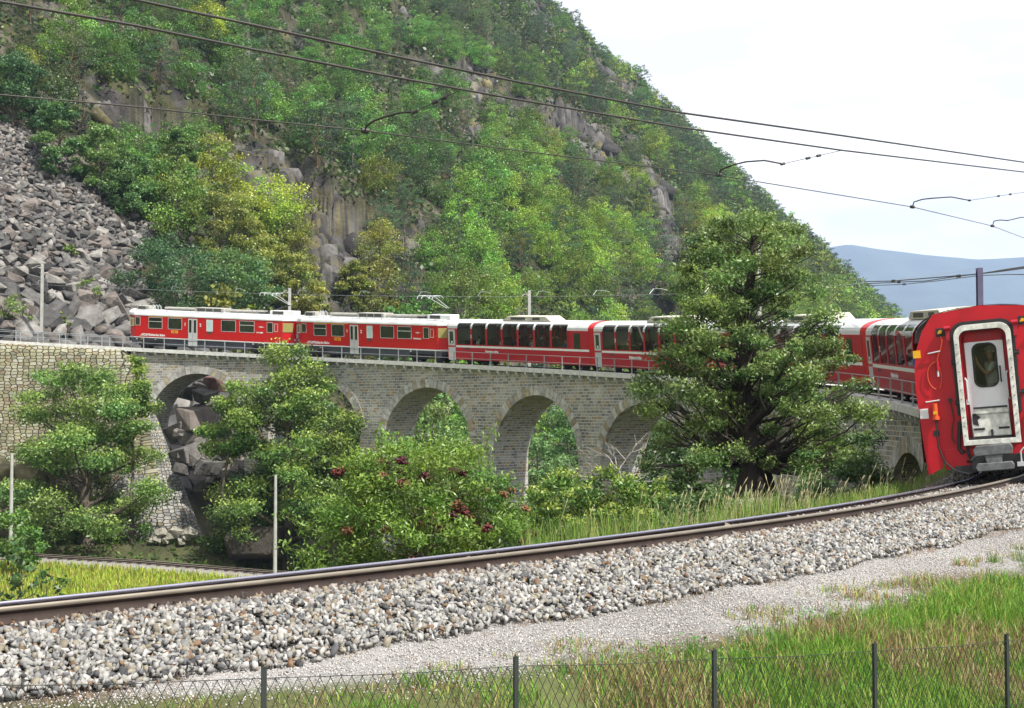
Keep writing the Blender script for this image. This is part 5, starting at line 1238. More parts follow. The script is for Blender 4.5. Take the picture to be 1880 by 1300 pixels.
def scatter_stones(name, P, size, cols, rng, hulls, squash=1., mat=None):
    VV, FF, CC, b = [], [], [], 0; idx = rng.integers(0, len(hulls), len(P)); nrot = 60
    for h, (V, F) in enumerate(hulls):
        for q in range(5):
            M = rotm(rng); W_ = (V @ M.T) * np.array([1, 1, squash]); sel = np.where((idx == h) & (np.arange(len(P)) % 5 == q))[0]
            if not len(sel): continue
            vv = P[sel][:, None, :] + W_[None] * size[sel][:, None, None]
            VV.append(vv.reshape(-1, 3)); FF.append((F[None] + (np.arange(len(sel)) * len(V))[:, None, None]).reshape(-1, 3) + b); b += len(sel) * len(V)
            CC.append(np.repeat(cols[sel], len(V), 0))
    return npmesh(name, np.vstack(VV), np.vstack(FF), mat or PEBBLE, np.vstack(CC))
def bsurf(s, r):
    """surface of the ballast beside and between the rails"""
    r = np.asarray(r); zt = ztrack(s)
    out = zt - .025 - .10 * np.clip(r - .62, 0, .6) - .27 * np.clip(r - 1.15, 0, 2)
    mid = zt - .075 + .04 * r
    inn = zt - .20 - .22 * np.clip(-r - 1.0, 0, 2)
    return np.where(r > .55, out, np.where(r > -.6, mid, inn))
def ballast():
    rng = np.random.default_rng(11)
    n = 105000
    s = rng.uniform(-31, 17, n); r = np.where(rng.random(n) < .74, rng.uniform(.60, 1.96, n), np.where(rng.random(n) < .5, rng.uniform(-.44, .44, n), rng.uniform(-1.9, -.62, n)))
    drop = (r > 1.86) & (rng.random(n) < .5); s, r = s[~drop], r[~drop]; n = len(s)
    r = r + np.where(r > 1.7, .05 * np.sin(s * 1.7) + .04 * np.sin(s * 4.1), 0)
    a = s / R + T0; P = np.stack([CX + (R + r) * np.cos(a), CY + (R + r) * np.sin(a), bsurf(s, r) + rng.uniform(-.02, .022, n)], 1)
    size = rng.uniform(.011, .030, n) * np.where(rng.random(n) < .08, 1.35, 1)
    pal = np.array([(.27, .262, .245), (.19, .187, .183), (.36, .35, .335), (.095, .095, .10), (.22, .195, .15), (.16, .10, .06), (.05, .05, .053), (.27, .265, .25)])
    pr = np.array([.2, .2, .17, .1, .12, .06, .07, .08]); c = pal[rng.choice(8, n, p=pr)] * rng.uniform(.8, 1.15, (n, 1)); rust = (np.clip(1 - np.abs(np.abs(r) - .55) / .28, 0, 1) * .55)[:, None]; c = c * (1 - rust) + c * np.array([[.75, .52, .38]]) * rust
    tag(link('ballast', scatter_stones('ballast', P, size * 1.15, c, rng, BLOCKS)), 'coarse grey and ochre crushed stone ballast beside the near rail', 'ballast', kind='stuff')
    # bed under the stones, coloured dark to stand for shade in their gaps
    m = MB(); ss = np.arange(-36, 21, 1.0)
    for q in ss[:-1]:
        pr_ = [(-2.3, -.55), (-1.0, -.235), (-.6, -.22), (-.5, -.13), (.5, -.10), (.62, -.075), (1.2, -.125), (1.70, -.28), (1.8, -.5)]
        vs = [PT(u, a_, h) for u in (q, q + 1) for a_, h in pr_]; k = len(pr_); m.add(vs, [(i, i + 1, i + 1 + k, i + k) for i in range(k - 1)])
    tag(m.build('track_bed', paint('shaded_bed_grit', (.07, .065, .06), .95, noise=.5, scale=20, bump=.8)), kind='structure')
    # fine gravel strip
    n = 210000; s = rng.uniform(-30, 10, n); r = rng.uniform(1.8, 5.0, n)
    a = s / R + T0; X, Y = CX + (R + r) * np.cos(a), CY + (R + r) * np.sin(a)
    ok = grassedge(X, Y) + 1.2 * (NZ.f(X / 2, Y / 2, X * 0, 3) - .5) < rng.normal(.1, .3, n); X, Y = X[ok], Y[ok]; n = len(X)
    P = np.stack([X, Y, ground(X, Y, False) + rng.uniform(-.004, .008, n)], 1)
    octa = [(np.array([(1, 0, 0), (-1, .1, 0), (0, 1, .1), (.1, -1, 0), (0, 0, .8), (0, .1, -.8)]), np.array([(0, 2, 4), (2, 1, 4), (1, 3, 4), (3, 0, 4), (2, 0, 5), (1, 2, 5), (3, 1, 5), (0, 3, 5)]))]
    pal = np.array([(.40, .385, .375), (.33, .315, .305), (.48, .465, .45), (.19, .18, .175), (.34, .30, .27)]); c = pal[rng.choice(5, n)] * rng.uniform(.8, 1.15, (n, 1))
    tag(link('gravel', scatter_stones('gravel', P, rng.uniform(.005, .012, n), c, rng, octa)), 'fine pinkish grey gravel strip below the ballast', 'gravel', kind='stuff')
ballast()
ROCKM = []
def boulders():
    rng = np.random.default_rng(21)
    for k in range(9):
        V, F = block(450 + k, (1.15, .95, .8), .24)
        bm = bmesh.new(); vs = [bm.verts.new(v) for v in V]
        for f in F: bm.faces.new([vs[i] for i in f])
        bmesh.ops.dissolve_limit(bm, angle_limit=.22, verts=bm.verts, edges=bm.edges); bmesh.ops.bevel(bm, geom=list(bm.edges), offset=.035, segments=1, affect='EDGES')
        me = bpy.data.meshes.new('boulder'); bm.to_mesh(me); bm.free(); me.materials.append(STONE)
        ca = me.color_attributes.new('Col', 'FLOAT_COLOR', 'POINT'); ca.data.foreach_set('color', np.tile(np.array([1, 1, 1, 1], np.float32), len(me.vertices))); ROCKM.append(me)
    n = 260000; th = np.radians(rng.uniform(-23, -11, n)); rd = np.sqrt(rng.uniform(112 ** 2, 300 ** 2, n)); X, Y = rd * np.sin(th), rd * np.cos(th)
    Z = ground(X, Y); px, py = proj(X, Y, Z); rr = np.hypot(X - CX, Y - CY) - R; w, v = hillw(X, Y)
    ok = screemask(px, py) & (rr > 2.6) & (py > -80) & (px > -170); X, Y, Z, px, py = [q[ok] for q in (X, Y, Z, px, py)]
    arch = (px > 300) & (py > 640)
    sz = np.where(py < 330, rng.uniform(.16, .38, len(X)), np.where(py < 430, rng.uniform(.18, .45, len(X)), np.where(py < 500, rng.uniform(.2, .58, len(X)), rng.uniform(.24, .95, len(X)))))
    sz = np.where(arch, rng.uniform(.5, 1.5, len(X)), sz) * np.where(rng.random(len(X)) < .03, 1.7, 1)
    order = np.argsort(-sz); grid = {}; keep = []
    for i in order:
        g = (int(X[i] // 3), int(Y[i] // 3)); bad = False
        for a in (-1, 0, 1):
            for b in (-1, 0, 1):
                for j in grid.get((g[0] + a, g[1] + b), ()):
                    if (X[i] - X[j]) ** 2 + (Y[i] - Y[j]) ** 2 + .5 * (Z[i] - Z[j]) ** 2 < (.60 * (sz[i] + sz[j])) ** 2: bad = True; break
                if bad: break
            if bad: break
        if not bad: grid.setdefault(g, []).append(i); keep.append(i)
    pal = np.array([(.185, .175, .165), (.13, .125, .12), (.25, .237, .22), (.175, .15, .135), (.085, .082, .08)])
    ind = [i for i in keep if px[i] > -30 and (py[i] < 610 or arch[i])][:280]; si = set(ind); rest = [i for i in keep if i not in si]
    print('boulders', len(keep), len(ind))
    for i in ind:
        o = bpy.data.objects.new('boulder', ROCKM[rng.integers(9)]); COL.objects.link(o); o.location = (X[i], Y[i], Z[i] + sz[i] * .22)
        o.rotation_euler = (rng.normal(0, .45) + PI * rng.integers(2), rng.normal(0, .45), rng.uniform(0, 6.28)); s_ = sz[i]; o.scale = (s_ * rng.uniform(.9, 1.25), s_ * rng.uniform(.7, 1.0), s_ * rng.uniform(.55, .9)); c = pal[rng.integers(5)] * rng.uniform(.65, 1.0); o.color = (*c, 1)
        sh = 'pale' if c[0] > .2 else 'dark' if c[0] < .12 else 'grey'; bg = 'huge' if s_ > 1.5 else 'big' if s_ > .95 else 'middling' if s_ > .6 else 'small'
        hz_ = 'far left' if px[i] < 90 else 'left of the mast' if px[i] < 150 else 'right of the mast' if px[i] < 225 else 'by the trees'
        if arch[i]: lab = '%s %s angular boulder of the pile seen through the first arch' % (bg, sh)
        else: lab = '%s %s boulder %s the scree, %s' % (bg, sh, 'at the foot of' if py[i] > 520 else 'in the lower half of' if py[i] > 420 else 'high on', hz_)
        g = lab.replace('boulder', 'boulders', 1)
        tag(o, lab, 'boulder', g)
    rest = np.array(rest); P = np.stack([X[rest], Y[rest], Z[rest] + sz[rest] * .2], 1); c = pal[rng.integers(0, 5, len(rest))] * rng.uniform(.6, 1.15, (len(rest), 1))
    tag(link('scree', scatter_stones('scree', P, sz[rest], c, rng, BLOCKS, .85, STONE)), 'scree of broken grey rock on the slope at the left', 'scree', kind='stuff')
    def rock(px_, py_, Y_, s_, label, col=(.24, .22, .2), sc=(1, 1, 1), lift=0.):
        p = at(px_, py_, Y_); o = bpy.data.objects.new('boulder', ROCKM[rng.integers(9)]); COL.objects.link(o); o.location = p; o.scale = (s_ * sc[0], s_ * sc[1], s_ * sc[2]); o.rotation_euler = (rng.uniform(-.4, .4), rng.uniform(-.4, .4), rng.uniform(0, 6)); o.color = (*col, 1); tag(o, label, 'boulder')
    rock(365, 775, 122.5, 1.8, 'largest pale brown slab of rock filling the first arch', (.17, .145, .13), (1, .8, 1.2))
    rock(418, 812, 121.0, 1.2, 'dark angular rock right of the big slab in the first arch', (.11, .10, .10)); rock(350, 835, 120.5, 1.3, 'grey angular rock below the big slab in the first arch', (.14, .13, .125))
    rock(395, 705, 126, 1.2, 'reddish rock at the top of the pile in the first arch', (.17, .10, .09)); rock(430, 760, 124, 1.1, 'brown rock high on the right of the pile in the first arch', (.14, .12, .11))
    rock(385, 860, 119.5, 1.1, 'grey rock low on the pile beside the buttress', (.12, .115, .11)); rock(330, 790, 122.5, 1.3, 'small rock between the buttress and the big slab', (.13, .12, .115))
    rock(462, 1000, 109.6, 2.1, 'rounded dark boulder in the grass beside the lower pole', (.045, .038, .03), (1.1, .8, .95))
    for k in range(46):
        a, b = rng.uniform(332, 452), rng.uniform(712, 885); Y_ = 126.5 - (b - 700) * .042 + rng.uniform(-.6, .4); s_ = rng.uniform(.35, .95)
        rock(a, b, Y_, s_, '%s angular stone wedged %s of the pile behind the first arch' % ('small' if s_ < .6 else 'middling', 'near the top' if b < 760 else 'in the middle' if b < 820 else 'low down'), tuple(np.array((.15, .138, .13)) * rng.uniform(.6, 1.35)))
    for a, b, s_, l in ((20, 900, 1.7, 'mossy boulder at the foot of the dry stone wall beside the left pole'), (62, 868, 1.9, 'grey boulder under the dry stone wall at far left'), (48, 955, 1.4, 'yellowish slab among the boulders below the dry stone wall'), (80, 925, 1.3, 'small brown boulder below the dry stone wall'), (-10, 870, 1.8, 'boulder at the left edge under the dry stone wall'), (5, 970, 1.5, 'low boulder by the lower track at far left')):
        rock(a, b, 117.5, s_, l, (.17, .15, .09))
    for k in range(9): rock(278 + k * 9, 992 - (k % 3) * 7, 112.8, .32 + .1 * (k % 3), 'one of the small pale stones lying at the buttress foot', (.34, .32, .27))
boulders()
for o in bpy.data.objects:
    l_ = o.get('label') or ''
    if l_ == 'one of the small pale stones lying at the buttress foot': o['group'] = 'stones at the buttress foot'
    elif 'angular stone wedged' in l_: o['group'] = l_.replace('stone', 'stones', 1)

# ================================================================== NEAR TREES AND SHRUBS
def nearat(px, Y, dz=0.):
    X = (px - 940) / FPX * Y; return (X, Y, gz(X, Y) + dz)
def near_tree(seed, px, Y, topy, env, label, name='broadleaf_tree', cat='tree', basey=None, parts=('crown', 'trunk'), **kw):
    x, y, z = nearat(px, Y)
    if basey is not None: z = at(px, basey, Y)[2]
    H = at(px, topy, Y)[2] - z
    d = treemesh(seed, [(a, b) for a, b in env], H, **kw)
    return put_tree(mk(d), (x, y, z - .1), name, label, cat, parts=parts), H, d
near_tree(1, 165, 113, 672, [(.08, 5.0), (.3, 6.0), (.55, 5.8), (.72, 6.2), (.86, 5.2), (1, 2.4)], 'spreading green tree in front of the dry stone wall', ncl=62, clr=1.7, nleaf=44000, lsize=.25, asp=.6, trunk=.55, col=(.15, .25, .06), tipcol=(.28, .39, .09), twigs=1, flat=.55, lean=(-1.0, 0), inner=.2, basey=1005, trunk_top=.8)
near_tree(2, 245, 114, 655, [(.5, .8), (.7, 1.7), (.85, 1.6), (1, .5)], 'slender sparse tree beside the spreading one, in front of the first abutment', ncl=16, clr=.85, nleaf=6000, lsize=.24, asp=.6, trunk=.22, col=(.17, .27, .05), tipcol=(.30, .40, .08), twigs=1, flat=.7, inner=.1, basey=1000)
near_tree(4, 535, 111.5, 641, [(.12, 4.6), (.3, 5.6), (.5, 5.0), (.66, 5.6), (.8, 3.8), (.9, 2.4), (1, 1.3)], 'tall green tree in front of the second arch', ncl=64, clr=1.55, nleaf=52000, lsize=.245, asp=.6, trunk=.55, col=(.13, .22, .05), tipcol=(.31, .41, .08), twigs=1, flat=.62, inner=.2, basey=1050, trunk_top=.85)
near_tree(5, 425, 111, 705, [(.55, 1.6), (.8, 2.3), (1, .8)], 'small round crowned tree right of the first arch', ncl=13, clr=1.2, nleaf=9500, lsize=.235, asp=.6, trunk=.2, col=(.14, .24, .05), tipcol=(.31, .42, .08), twigs=1, inner=.1, basey=1010)
near_tree(6, 470, 113, 868, [(.1, 2.6), (.5, 3.0), (1, 1.3)], 'dark thicket below the first arch, left of the lower pole', name='bush', cat='bush', ncl=26, clr=1.4, nleaf=16000, lsize=.25, trunk=.2, col=(.085, .145, .045), basey=1030, twigs=2)
near_tree(7, 610, 111, 850, [(.1, 3.4), (.5, 3.6), (1, 1.2)], 'dark bushes under the second arch', name='bush', cat='bush', ncl=20, clr=1.3, nleaf=12000, lsize=.25, trunk=.2, col=(.085, .145, .045), basey=1045)
# the great chestnut
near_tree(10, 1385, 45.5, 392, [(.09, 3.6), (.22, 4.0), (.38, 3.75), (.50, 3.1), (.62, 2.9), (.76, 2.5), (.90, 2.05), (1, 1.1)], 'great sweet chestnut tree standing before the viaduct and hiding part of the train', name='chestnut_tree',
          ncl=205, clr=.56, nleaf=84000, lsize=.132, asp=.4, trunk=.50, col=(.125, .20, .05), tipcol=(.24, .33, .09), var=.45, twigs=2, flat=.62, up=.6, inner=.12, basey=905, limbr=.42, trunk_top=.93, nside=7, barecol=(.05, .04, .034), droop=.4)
for sd_, px_, Y_, ty, l in ((30, 1030, 42, 872, 'yellow-green shrub right of the elderberry bush'), (31, 1110, 41, 858, 'yellow-green shrub under the dead white branches'), (32, 1190, 43, 880, 'yellow-green shrub left of the chestnut trunk')):
    near_tree(sd_, px_, Y_, ty, [(.05, 1.3), (.4, 1.5), (.8, 1.0), (1, .4)], l, name='bush', cat='bush', ncl=26, clr=.5, nleaf=9000, lsize=.13, asp=.5, trunk=.06, col=(.12, .21, .04), tipcol=(.33, .40, .08), twigs=2, basey=1010)
for sd_, px_, Y_, ty, l in ((33, 1285, 40, 905, 'dark shrub at the left foot of the chestnut trunk'), (34, 1500, 40, 885, 'dark shrub at the right foot of the chestnut trunk'), (35, 1575, 38, 840, 'glossy dark shrub beside the last visible arch'), (36, 1010, 55, 900, 'dark shrub below the fourth arch')):
    near_tree(sd_, px_, Y_, ty, [(.05, 1.7), (.5, 1.7), (1, .5)], l, name='bush', cat='bush', ncl=26, clr=.55, nleaf=8000, lsize=.15, asp=.42, trunk=.08, col=(.075, .13, .04), tipcol=(.13, .2, .06), twigs=2, basey=985)
near_tree(38, 1255, 62, 800, [(.1, 2.6), (.5, 2.6), (1, .9)], 'dark green tree behind the dead white branches', ncl=24, clr=.95, nleaf=8000, lsize=.22, trunk=.14, col=(.065, .12, .035), basey=960)
# elderberry bush with its fruit
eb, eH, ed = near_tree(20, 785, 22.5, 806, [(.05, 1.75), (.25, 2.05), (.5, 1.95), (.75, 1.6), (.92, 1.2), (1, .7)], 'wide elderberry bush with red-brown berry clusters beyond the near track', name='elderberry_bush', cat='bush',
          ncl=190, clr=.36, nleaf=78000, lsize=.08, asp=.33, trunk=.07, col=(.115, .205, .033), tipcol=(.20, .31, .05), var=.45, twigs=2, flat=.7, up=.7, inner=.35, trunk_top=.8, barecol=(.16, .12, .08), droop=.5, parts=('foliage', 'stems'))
rg = np.random.default_rng(77)
P = []
for q in range(34):
    d = rg.normal(size=3); d /= np.linalg.norm(d); P.append(d * (.055, .055, .03) * rg.uniform(.4, 1))
bmesh_cl = scatter_stones('berry_cluster', np.array(P), np.full(34, .017), np.tile([[1., 1., 1.]], (34, 1)), rg, HULLS[:2])
bmesh_cl.materials.clear(); bmesh_cl.materials.append(attrmat('berries', .5, 0, objcol=True))
cands = [c for c in ed[2] if c[0][1] < .9]
for k in range(98):
    p, cr_ = cands[rg.integers(len(cands))]; d = rg.normal(size=3); d[1] = -abs(d[1]); d /= np.linalg.norm(d)
    o = link('berry_cluster', bmesh_cl, eb); o.location = p + d * cr_ * 1.08 * np.array([1, 1, .7]); o.rotation_euler = rg.uniform(-.6, .6, 3); o.scale = (rg.uniform(1.3, 2.3),) * 3
    o.color = (*(np.array([(.13, .03, .03), (.075, .015, .025), (.19, .085, .045)][rg.choice(3)]) * rg.uniform(.8, 1.2)), 1)
# long shoots reaching out of the bush at the left
shoots = []; SP = []
for (a, b, c, d, Y_) in ((720, 905, 572, 832, 22.0), (640, 960, 540, 890, 21.8), (640, 985, 515, 945, 21.5), (650, 1010, 520, 1000, 21.5), (860, 850, 905, 790, 22.5), (700, 860, 697, 790, 22.6)):
    p, q = at(a, b, Y_ + .4), at(c, d, Y_); P_, r_ = limb(p, q, .012, .004, rg, .15, 7); shoots.append((P_ - np.array(eb.location), r_))
    for t in np.linspace(.25, 1, 9): SP += [P_[int(t * 6)] - np.array(eb.location) + rg.normal(size=3) * .07 for _ in range(16)]
for sh_ in shoots: V, F = tube_np([sh_], 5); link('shoot', npmesh('shoot', V, F, BARK, np.tile([[.15, .17, .06]], (len(V), 1))), eb)
SP = np.array(SP); V, F = leaves(SP, rg.uniform(.07, .13, len(SP)), .33, .5, rg, .4); link('shoot_leaves', npmesh('shoot_leaves', V, F, LEAF, np.repeat(np.array([[.17, .28, .05]]) * rg.uniform(.7, 1.2, (len(SP), 1)), 4, 0)), eb)
# shrub at the left edge
near_tree(21, 38, 17.5, 985, [(.3, .3), (.6, .35), (1, .2)], 'dark glossy leaved shrub at the left edge beyond the near rail', name='bush', cat='bush', ncl=14, clr=.2, nleaf=260, lsize=.085, asp=.6, trunk=.02, col=(.06, .12, .04), tipcol=(.12, .2, .06), twigs=2, basey=1130, inner=.1, parts=('foliage', 'stems'))
near_tree(22, 20, 98, 945, [(.05, 2.2), (.5, 2.2), (1, 1.0)], 'light green bushes at the left edge of the meadow', name='bush', cat='bush', ncl=16, clr=.9, nleaf=3500, lsize=.3, asp=.5, trunk=.06, col=(.10, .2, .04), tipcol=(.16, .3, .05), basey=1035, parts=('foliage', 'stems'))
near_tree(23, 90, 24, 1040, [(.1, .35), (.5, .4), (1, .2)], 'small leafy sapling before the meadow at the left', name='bush', cat='bush', ncl=12, clr=.2, nleaf=260, lsize=.1, asp=.55, trunk=.015, col=(.06, .13, .04), basey=1120, parts=('foliage', 'stems'), twigs=2)
# bare white dead tree before the fifth arch
def dead():
    rng = np.random.default_rng(6); Y_ = 58.; base = at(1150, 960, Y_); segs = []
    def go(p, d, ln, r, depth):
        q = p + d * ln; P_, r_ = limb(p, q, r, r * .55, rng, .22, 6); segs.append((P_, r_))
        if depth == 0: return
        for _ in range(3):
            e = d * .7 + rng.normal(size=3) * .55; e[2] = e[2] * .6 + .12; e /= np.linalg.norm(e); go(P_[rng.integers(3, 6)], e, ln * rng.uniform(.55, .85), r * .5, depth - 1)
    go(base, np.array([-.15, 0, 1.]), 2.2, .14, 0); top = segs[-1][0][-1]
    for d in ((-.9, 0, .45), (-.4, .2, .9), (.9, -.1, .35), (.5, .2, .8), (1, 0, -.1), (-1, .1, .1)): d = np.array(d) / np.linalg.norm(d); go(top + (0, 0, -rng.uniform(0, .5)), d, rng.uniform(.7, 1.1), .045, 3)
    V, F = tube_np(segs, 5); c = np.tile([[.30, .28, .25]], (len(V), 1)) * np.where(V[:, 2:3] < top[2] - .5, .25, 1)
    o = link('dead_tree', npmesh('dead_tree', V, F, BARK, c, smooth=True)); tag(o, 'leafless white dead tree with crooked branches before the fifth arch', 'tree')
dead()
# trees on the valley floor behind the viaduct, seen through its arches
for k, (px_, Y_, ty, c_, lb) in enumerate(((590, 132, 740, (.11, .19, .04), 'green tree seen through the second arch'), (795, 138, 750, (.17, .25, .06), 'feathery yellow-green tree seen through the third arch'), (850, 146, 720, (.13, .23, .05), 'green tree at the right inside the third arch'),
        (985, 140, 800, (.12, .22, .07), 'pale green tree seen through the fourth arch'), (1045, 150, 735, (.09, .19, .045), 'darker green tree at the right inside the fourth arch'), (1190, 128, 780, (.08, .16, .04), 'green tree seen through the fifth arch'), (1230, 120, 760, (.08, .15, .04), 'green tree behind the pier right of the fifth arch'), (700, 140, 720, (.1, .18, .04), 'green tree behind the pier between the second and third arches'))):
    near_tree(60 + k, px_, Y_, ty, [(.1, 3.4), (.4, 4.0), (.75, 3.0), (1, .8)], lb, ncl=30, clr=1.5, nleaf=7000, lsize=.34, trunk=.25, col=c_, tipcol=tuple(q * 1.5 for q in c_), basey=None)

# ================================================================== GRASS
def blades(P, h, wdt, lean, rng, col, tip=None):
    n = len(P); az = rng.uniform(0, 2 * PI, n); d = np.stack([np.cos(az), np.sin(az), np.zeros(n)], 1); sd_ = np.stack([-d[:, 1], d[:, 0], d[:, 2]], 1)
    L_ = (h * lean)[:, None]; U = np.array([[0, 0, 1.]])
    a = P - sd_ * wdt[:, None] / 2; b = P + sd_ * wdt[:, None] / 2; m1 = P + U * h[:, None] * .6 + d * L_ * .35 + sd_ * wdt[:, None] * .4; m0 = P + U * h[:, None] * .6 + d * L_ * .35 - sd_ * wdt[:, None] * .4; t = P + U * h[:, None] + d * L_
    V = np.stack([a, b, m1, m0, m0, m1, t, t + sd_ * .001], 1).reshape(-1, 3); F = np.arange(8 * n).reshape(-1, 4)
    C = np.repeat(col, 8, 0)
    if tip is not None: C = C.reshape(n, 8, 3); C[:, 4:] = tip[:, None, :]; C = C.reshape(-1, 3)
    return V, F, C
def gmesh(name, parts, label, cat='grass'):
    V, F, C, b = [], [], [], 0
    for v, f, c in parts: V.append(v); F.append(f + b); C.append(c); b += len(v)
    tag(link(name, npmesh(name, np.vstack(V), np.vstack(F), GRASS, np.vstack(C))), label, cat, kind='stuff')
def rpts(n, s0, s1, r0, r1, rng):
    s = rng.uniform(s0, s1, n); r = rng.uniform(r0, r1, n); a = s / R + T0; return CX + (R + r) * np.cos(a), CY + (R + r) * np.sin(a), s, r
def grass():
    rng = np.random.default_rng(31)
    def pick(pal, n, pr=None): return np.array(pal)[rng.choice(len(pal), n, p=pr)] * rng.uniform(.7, 1.25, (n, 1))
    # bank between the gravel and the fence
    X, Y, s, r = rpts(520000, -30, 9, 2.6, 8.2, rng); n1 = NZ.f(X / 1.3, Y / 1.3, X * 0 + 2, 4); n2 = NZ2.f(X / .45, Y / .45, X * 0 + 5, 3)
    lush = sstep(-1.5, 3.0, X); ge = grassedge(X, Y) + 1.5 * (n1 - .5)
    dens = np.maximum(sstep(-.2, .9, ge) * (.5 + .5 * lush) * sstep(.36, .56, n2 * .6 + n1 * .4 + .10 * lush), sstep(-1.6, 0, ge) * .5 * sstep(.56, .66, n2))
    ok = rng.random(len(X)) < dens; X, Y, r, n1, n2, lush, ge = [q[ok] for q in (X, Y, r, n1, n2, lush, ge)]; n = len(X); print('bank grass', n)
    P = np.stack([X, Y, ground(X, Y, False) - .01], 1); h = rng.uniform(.04, .18, n) * (.5 + 1.0 * n1) * (.7 + .6 * lush) * (.55 + .45 * sstep(0, 1.6, ge)); g = pick([(.14, .31, .035), (.20, .35, .045), (.36, .40, .10), (.09, .23, .035)], n)
    n5 = NZ.f(X / .9, Y / .9, X * 0 + 20, 3); br = (n5 < .43) | (ge < .55 * rng.random(n)); g = np.where((br & (rng.random(n) < .62))[:, None], pick([(.36, .29, .14), (.30, .20, .11), (.22, .12, .06), (.42, .38, .2)], n), g)
    parts = [blades(P, h, rng.uniform(.005, .012, n), rng.uniform(.2, 1.1, n), rng, g)]
    # clover-like broad weeds
    X, Y, s, r = rpts(9000, -30, 12, 3.3, 8, rng); n3 = NZ2.f(X / .8, Y / .8, X * 0 + 1, 3); ok = (n3 > .53) & (rng.random(len(X)) < sstep(-2, 3, X)); X, Y = X[ok], Y[ok]; m = len(X)
    base = np.repeat(np.stack([X, Y, ground(X, Y, False) + .06], 1), 5, 0) + rng.normal(size=(m * 5, 3)) * (.03, .03, .025); V, F = leaves(base, rng.uniform(.02, .045, m * 5), .6, 1.2, rng); parts.append((V, F, np.repeat(pick([(.09, .26, .05), (.13, .3, .05)], m * 5), 4, 0)))
    gmesh('bank_grass', parts, 'green and straw coloured grass and weeds on the bank behind the wire fence')
    # russet weeds along the toe of the ballast and on the gravel
    X, Y, s, r = rpts(60000, -33, 12, 1.8, 5.2, rng); n1 = NZ.f(X / .5, Y / .5, X * 0 + 7, 3); n2 = NZ.f(X / 1.4, Y / 1.4, X * 0 + 12, 3)
    ok = (rng.random(len(X)) < np.where((r < 2.12) & (r > 1.86), sstep(.45, .62, n1), sstep(.55, .66, n1) * sstep(.42, .6, n2) * sstep(2.6, 3.6, r))); X, Y = X[ok], Y[ok]; n = len(X)
    P = np.stack([X, Y, ground(X, Y, False) + .01], 1); gmesh('dry_weeds', [blades(P, rng.uniform(.02, .06, n), rng.uniform(.004, .008, n), rng.uniform(.5, 1.8, n), rng, pick([(.26, .12, .06), (.20, .10, .055), (.34, .22, .12), (.30, .26, .12)], n))], 'patches of russet dry weeds on the gravel', 'weeds')
    # tall plants standing in the gravel edge
    for q in range(26):
        X, Y, s, r = rpts(1, -22, 2, 2.9, 4.0, rng); m = 60; x, y = X[0], Y[0]; z = gz(x, y)
        if q == 0: pl = []
        hh = rng.uniform(.12, .26); B = np.stack([x + rng.normal(0, .05, m), y + rng.normal(0, .05, m), np.full(m, z)], 1)
        pl.append(blades(B, rng.uniform(.4, 1, m) * hh, rng.uniform(.004, .01, m), rng.uniform(.1, .5, m), rng, pick([(.12, .24, .05), (.2, .3, .07)], m)))
    gmesh('gravel_plants', pl, 'small upright green plants growing along the gravel edge', 'weeds')
    # long seeding grass on the far shoulder
    X, Y, s, r = rpts(22000, -19, 12, -3.6, -1.55, rng); q_ = proj(X, Y, ground(X, Y, False))[0] > 960; X, Y, s, r = X[q_], Y[q_], s[q_], r[q_]; n1 = NZ.f(X / 1.2, Y / 1.2, X * 0 + 3, 3); ok = rng.random(len(X)) < (.25 + .75 * sstep(.4, .6, n1)); X, Y, s, r = X[ok], Y[ok], s[ok], r[ok]; n = len(X)
    P = np.stack([X, Y, ground(X, Y, False)], 1); short = s > -7
    h = np.where(short, rng.uniform(.12, .35, n), rng.uniform(.25, .6, n)); parts = [blades(P, h, rng.uniform(.006, .012, n), rng.uniform(.1, .7, n), rng, pick([(.16, .28, .05), (.24, .34, .07), (.34, .36, .12), (.12, .22, .05)], n))]
    X, Y, s, r = rpts(2600, -18.5, 6, -3.8, -1.7, rng); q_ = proj(X, Y, ground(X, Y, False))[0] > 1005; X, Y, s, r = X[q_], Y[q_], s[q_], r[q_]; n1 = NZ.f(X / .9, Y / .9, X * 0 + 5, 3); ok = (rng.random(len(X)) < sstep(.42, .6, n1)) & (rng.random(len(X)) < np.where(s > -4, .35, 1)); X, Y = X[ok], Y[ok]; n = len(X)
    P = np.stack([X, Y, ground(X, Y, False)], 1); h = rng.uniform(.35, .8, n); ln = rng.uniform(.1, .4, n); az = rng.normal(.2, .7, n)
    V, F, C = [], [], []; segs = []
    for i in range(n):
        d = np.array([math.cos(az[i]), math.sin(az[i]) * .5, 0]); t = P[i] + (0, 0, h[i]) + d * h[i] * ln[i]; mid = P[i] + (0, 0, h[i] * .6) + d * h[i] * ln[i] * .3
        segs.append((np.array([P[i], mid, t - (t - mid) * .35]), np.array([.0035, .003, .0025]))); segs.append((np.array([t - (t - mid) * .38, t - (t - mid) * .15, t]), np.array([.005, .010, .002])))
    TV, TF = tube_np(segs, 3); parts.append((TV, TF, np.tile([[.52, .48, .28]], (len(TV), 1)) * rng.uniform(.75, 1.15, (len(TV), 1))))
    gmesh('tall_grass', parts, 'tall seeding grass along the far shoulder of the near track')
    # meadow by the lower track
    n = 60000; X = rng.uniform(-46, 0, n); Y = rng.uniform(62, 104.2, n); Yt = np.interp(X, LTP[:, 0], LTP[:, 1]); ok = Y < Yt - 2.5; X, Y = X[ok], Y[ok]; n = len(X)
    P = np.stack([X, Y, ground(X, Y, False)], 1); n1 = NZ.f(X / 3, Y / 3, X * 0, 3)[:, None]
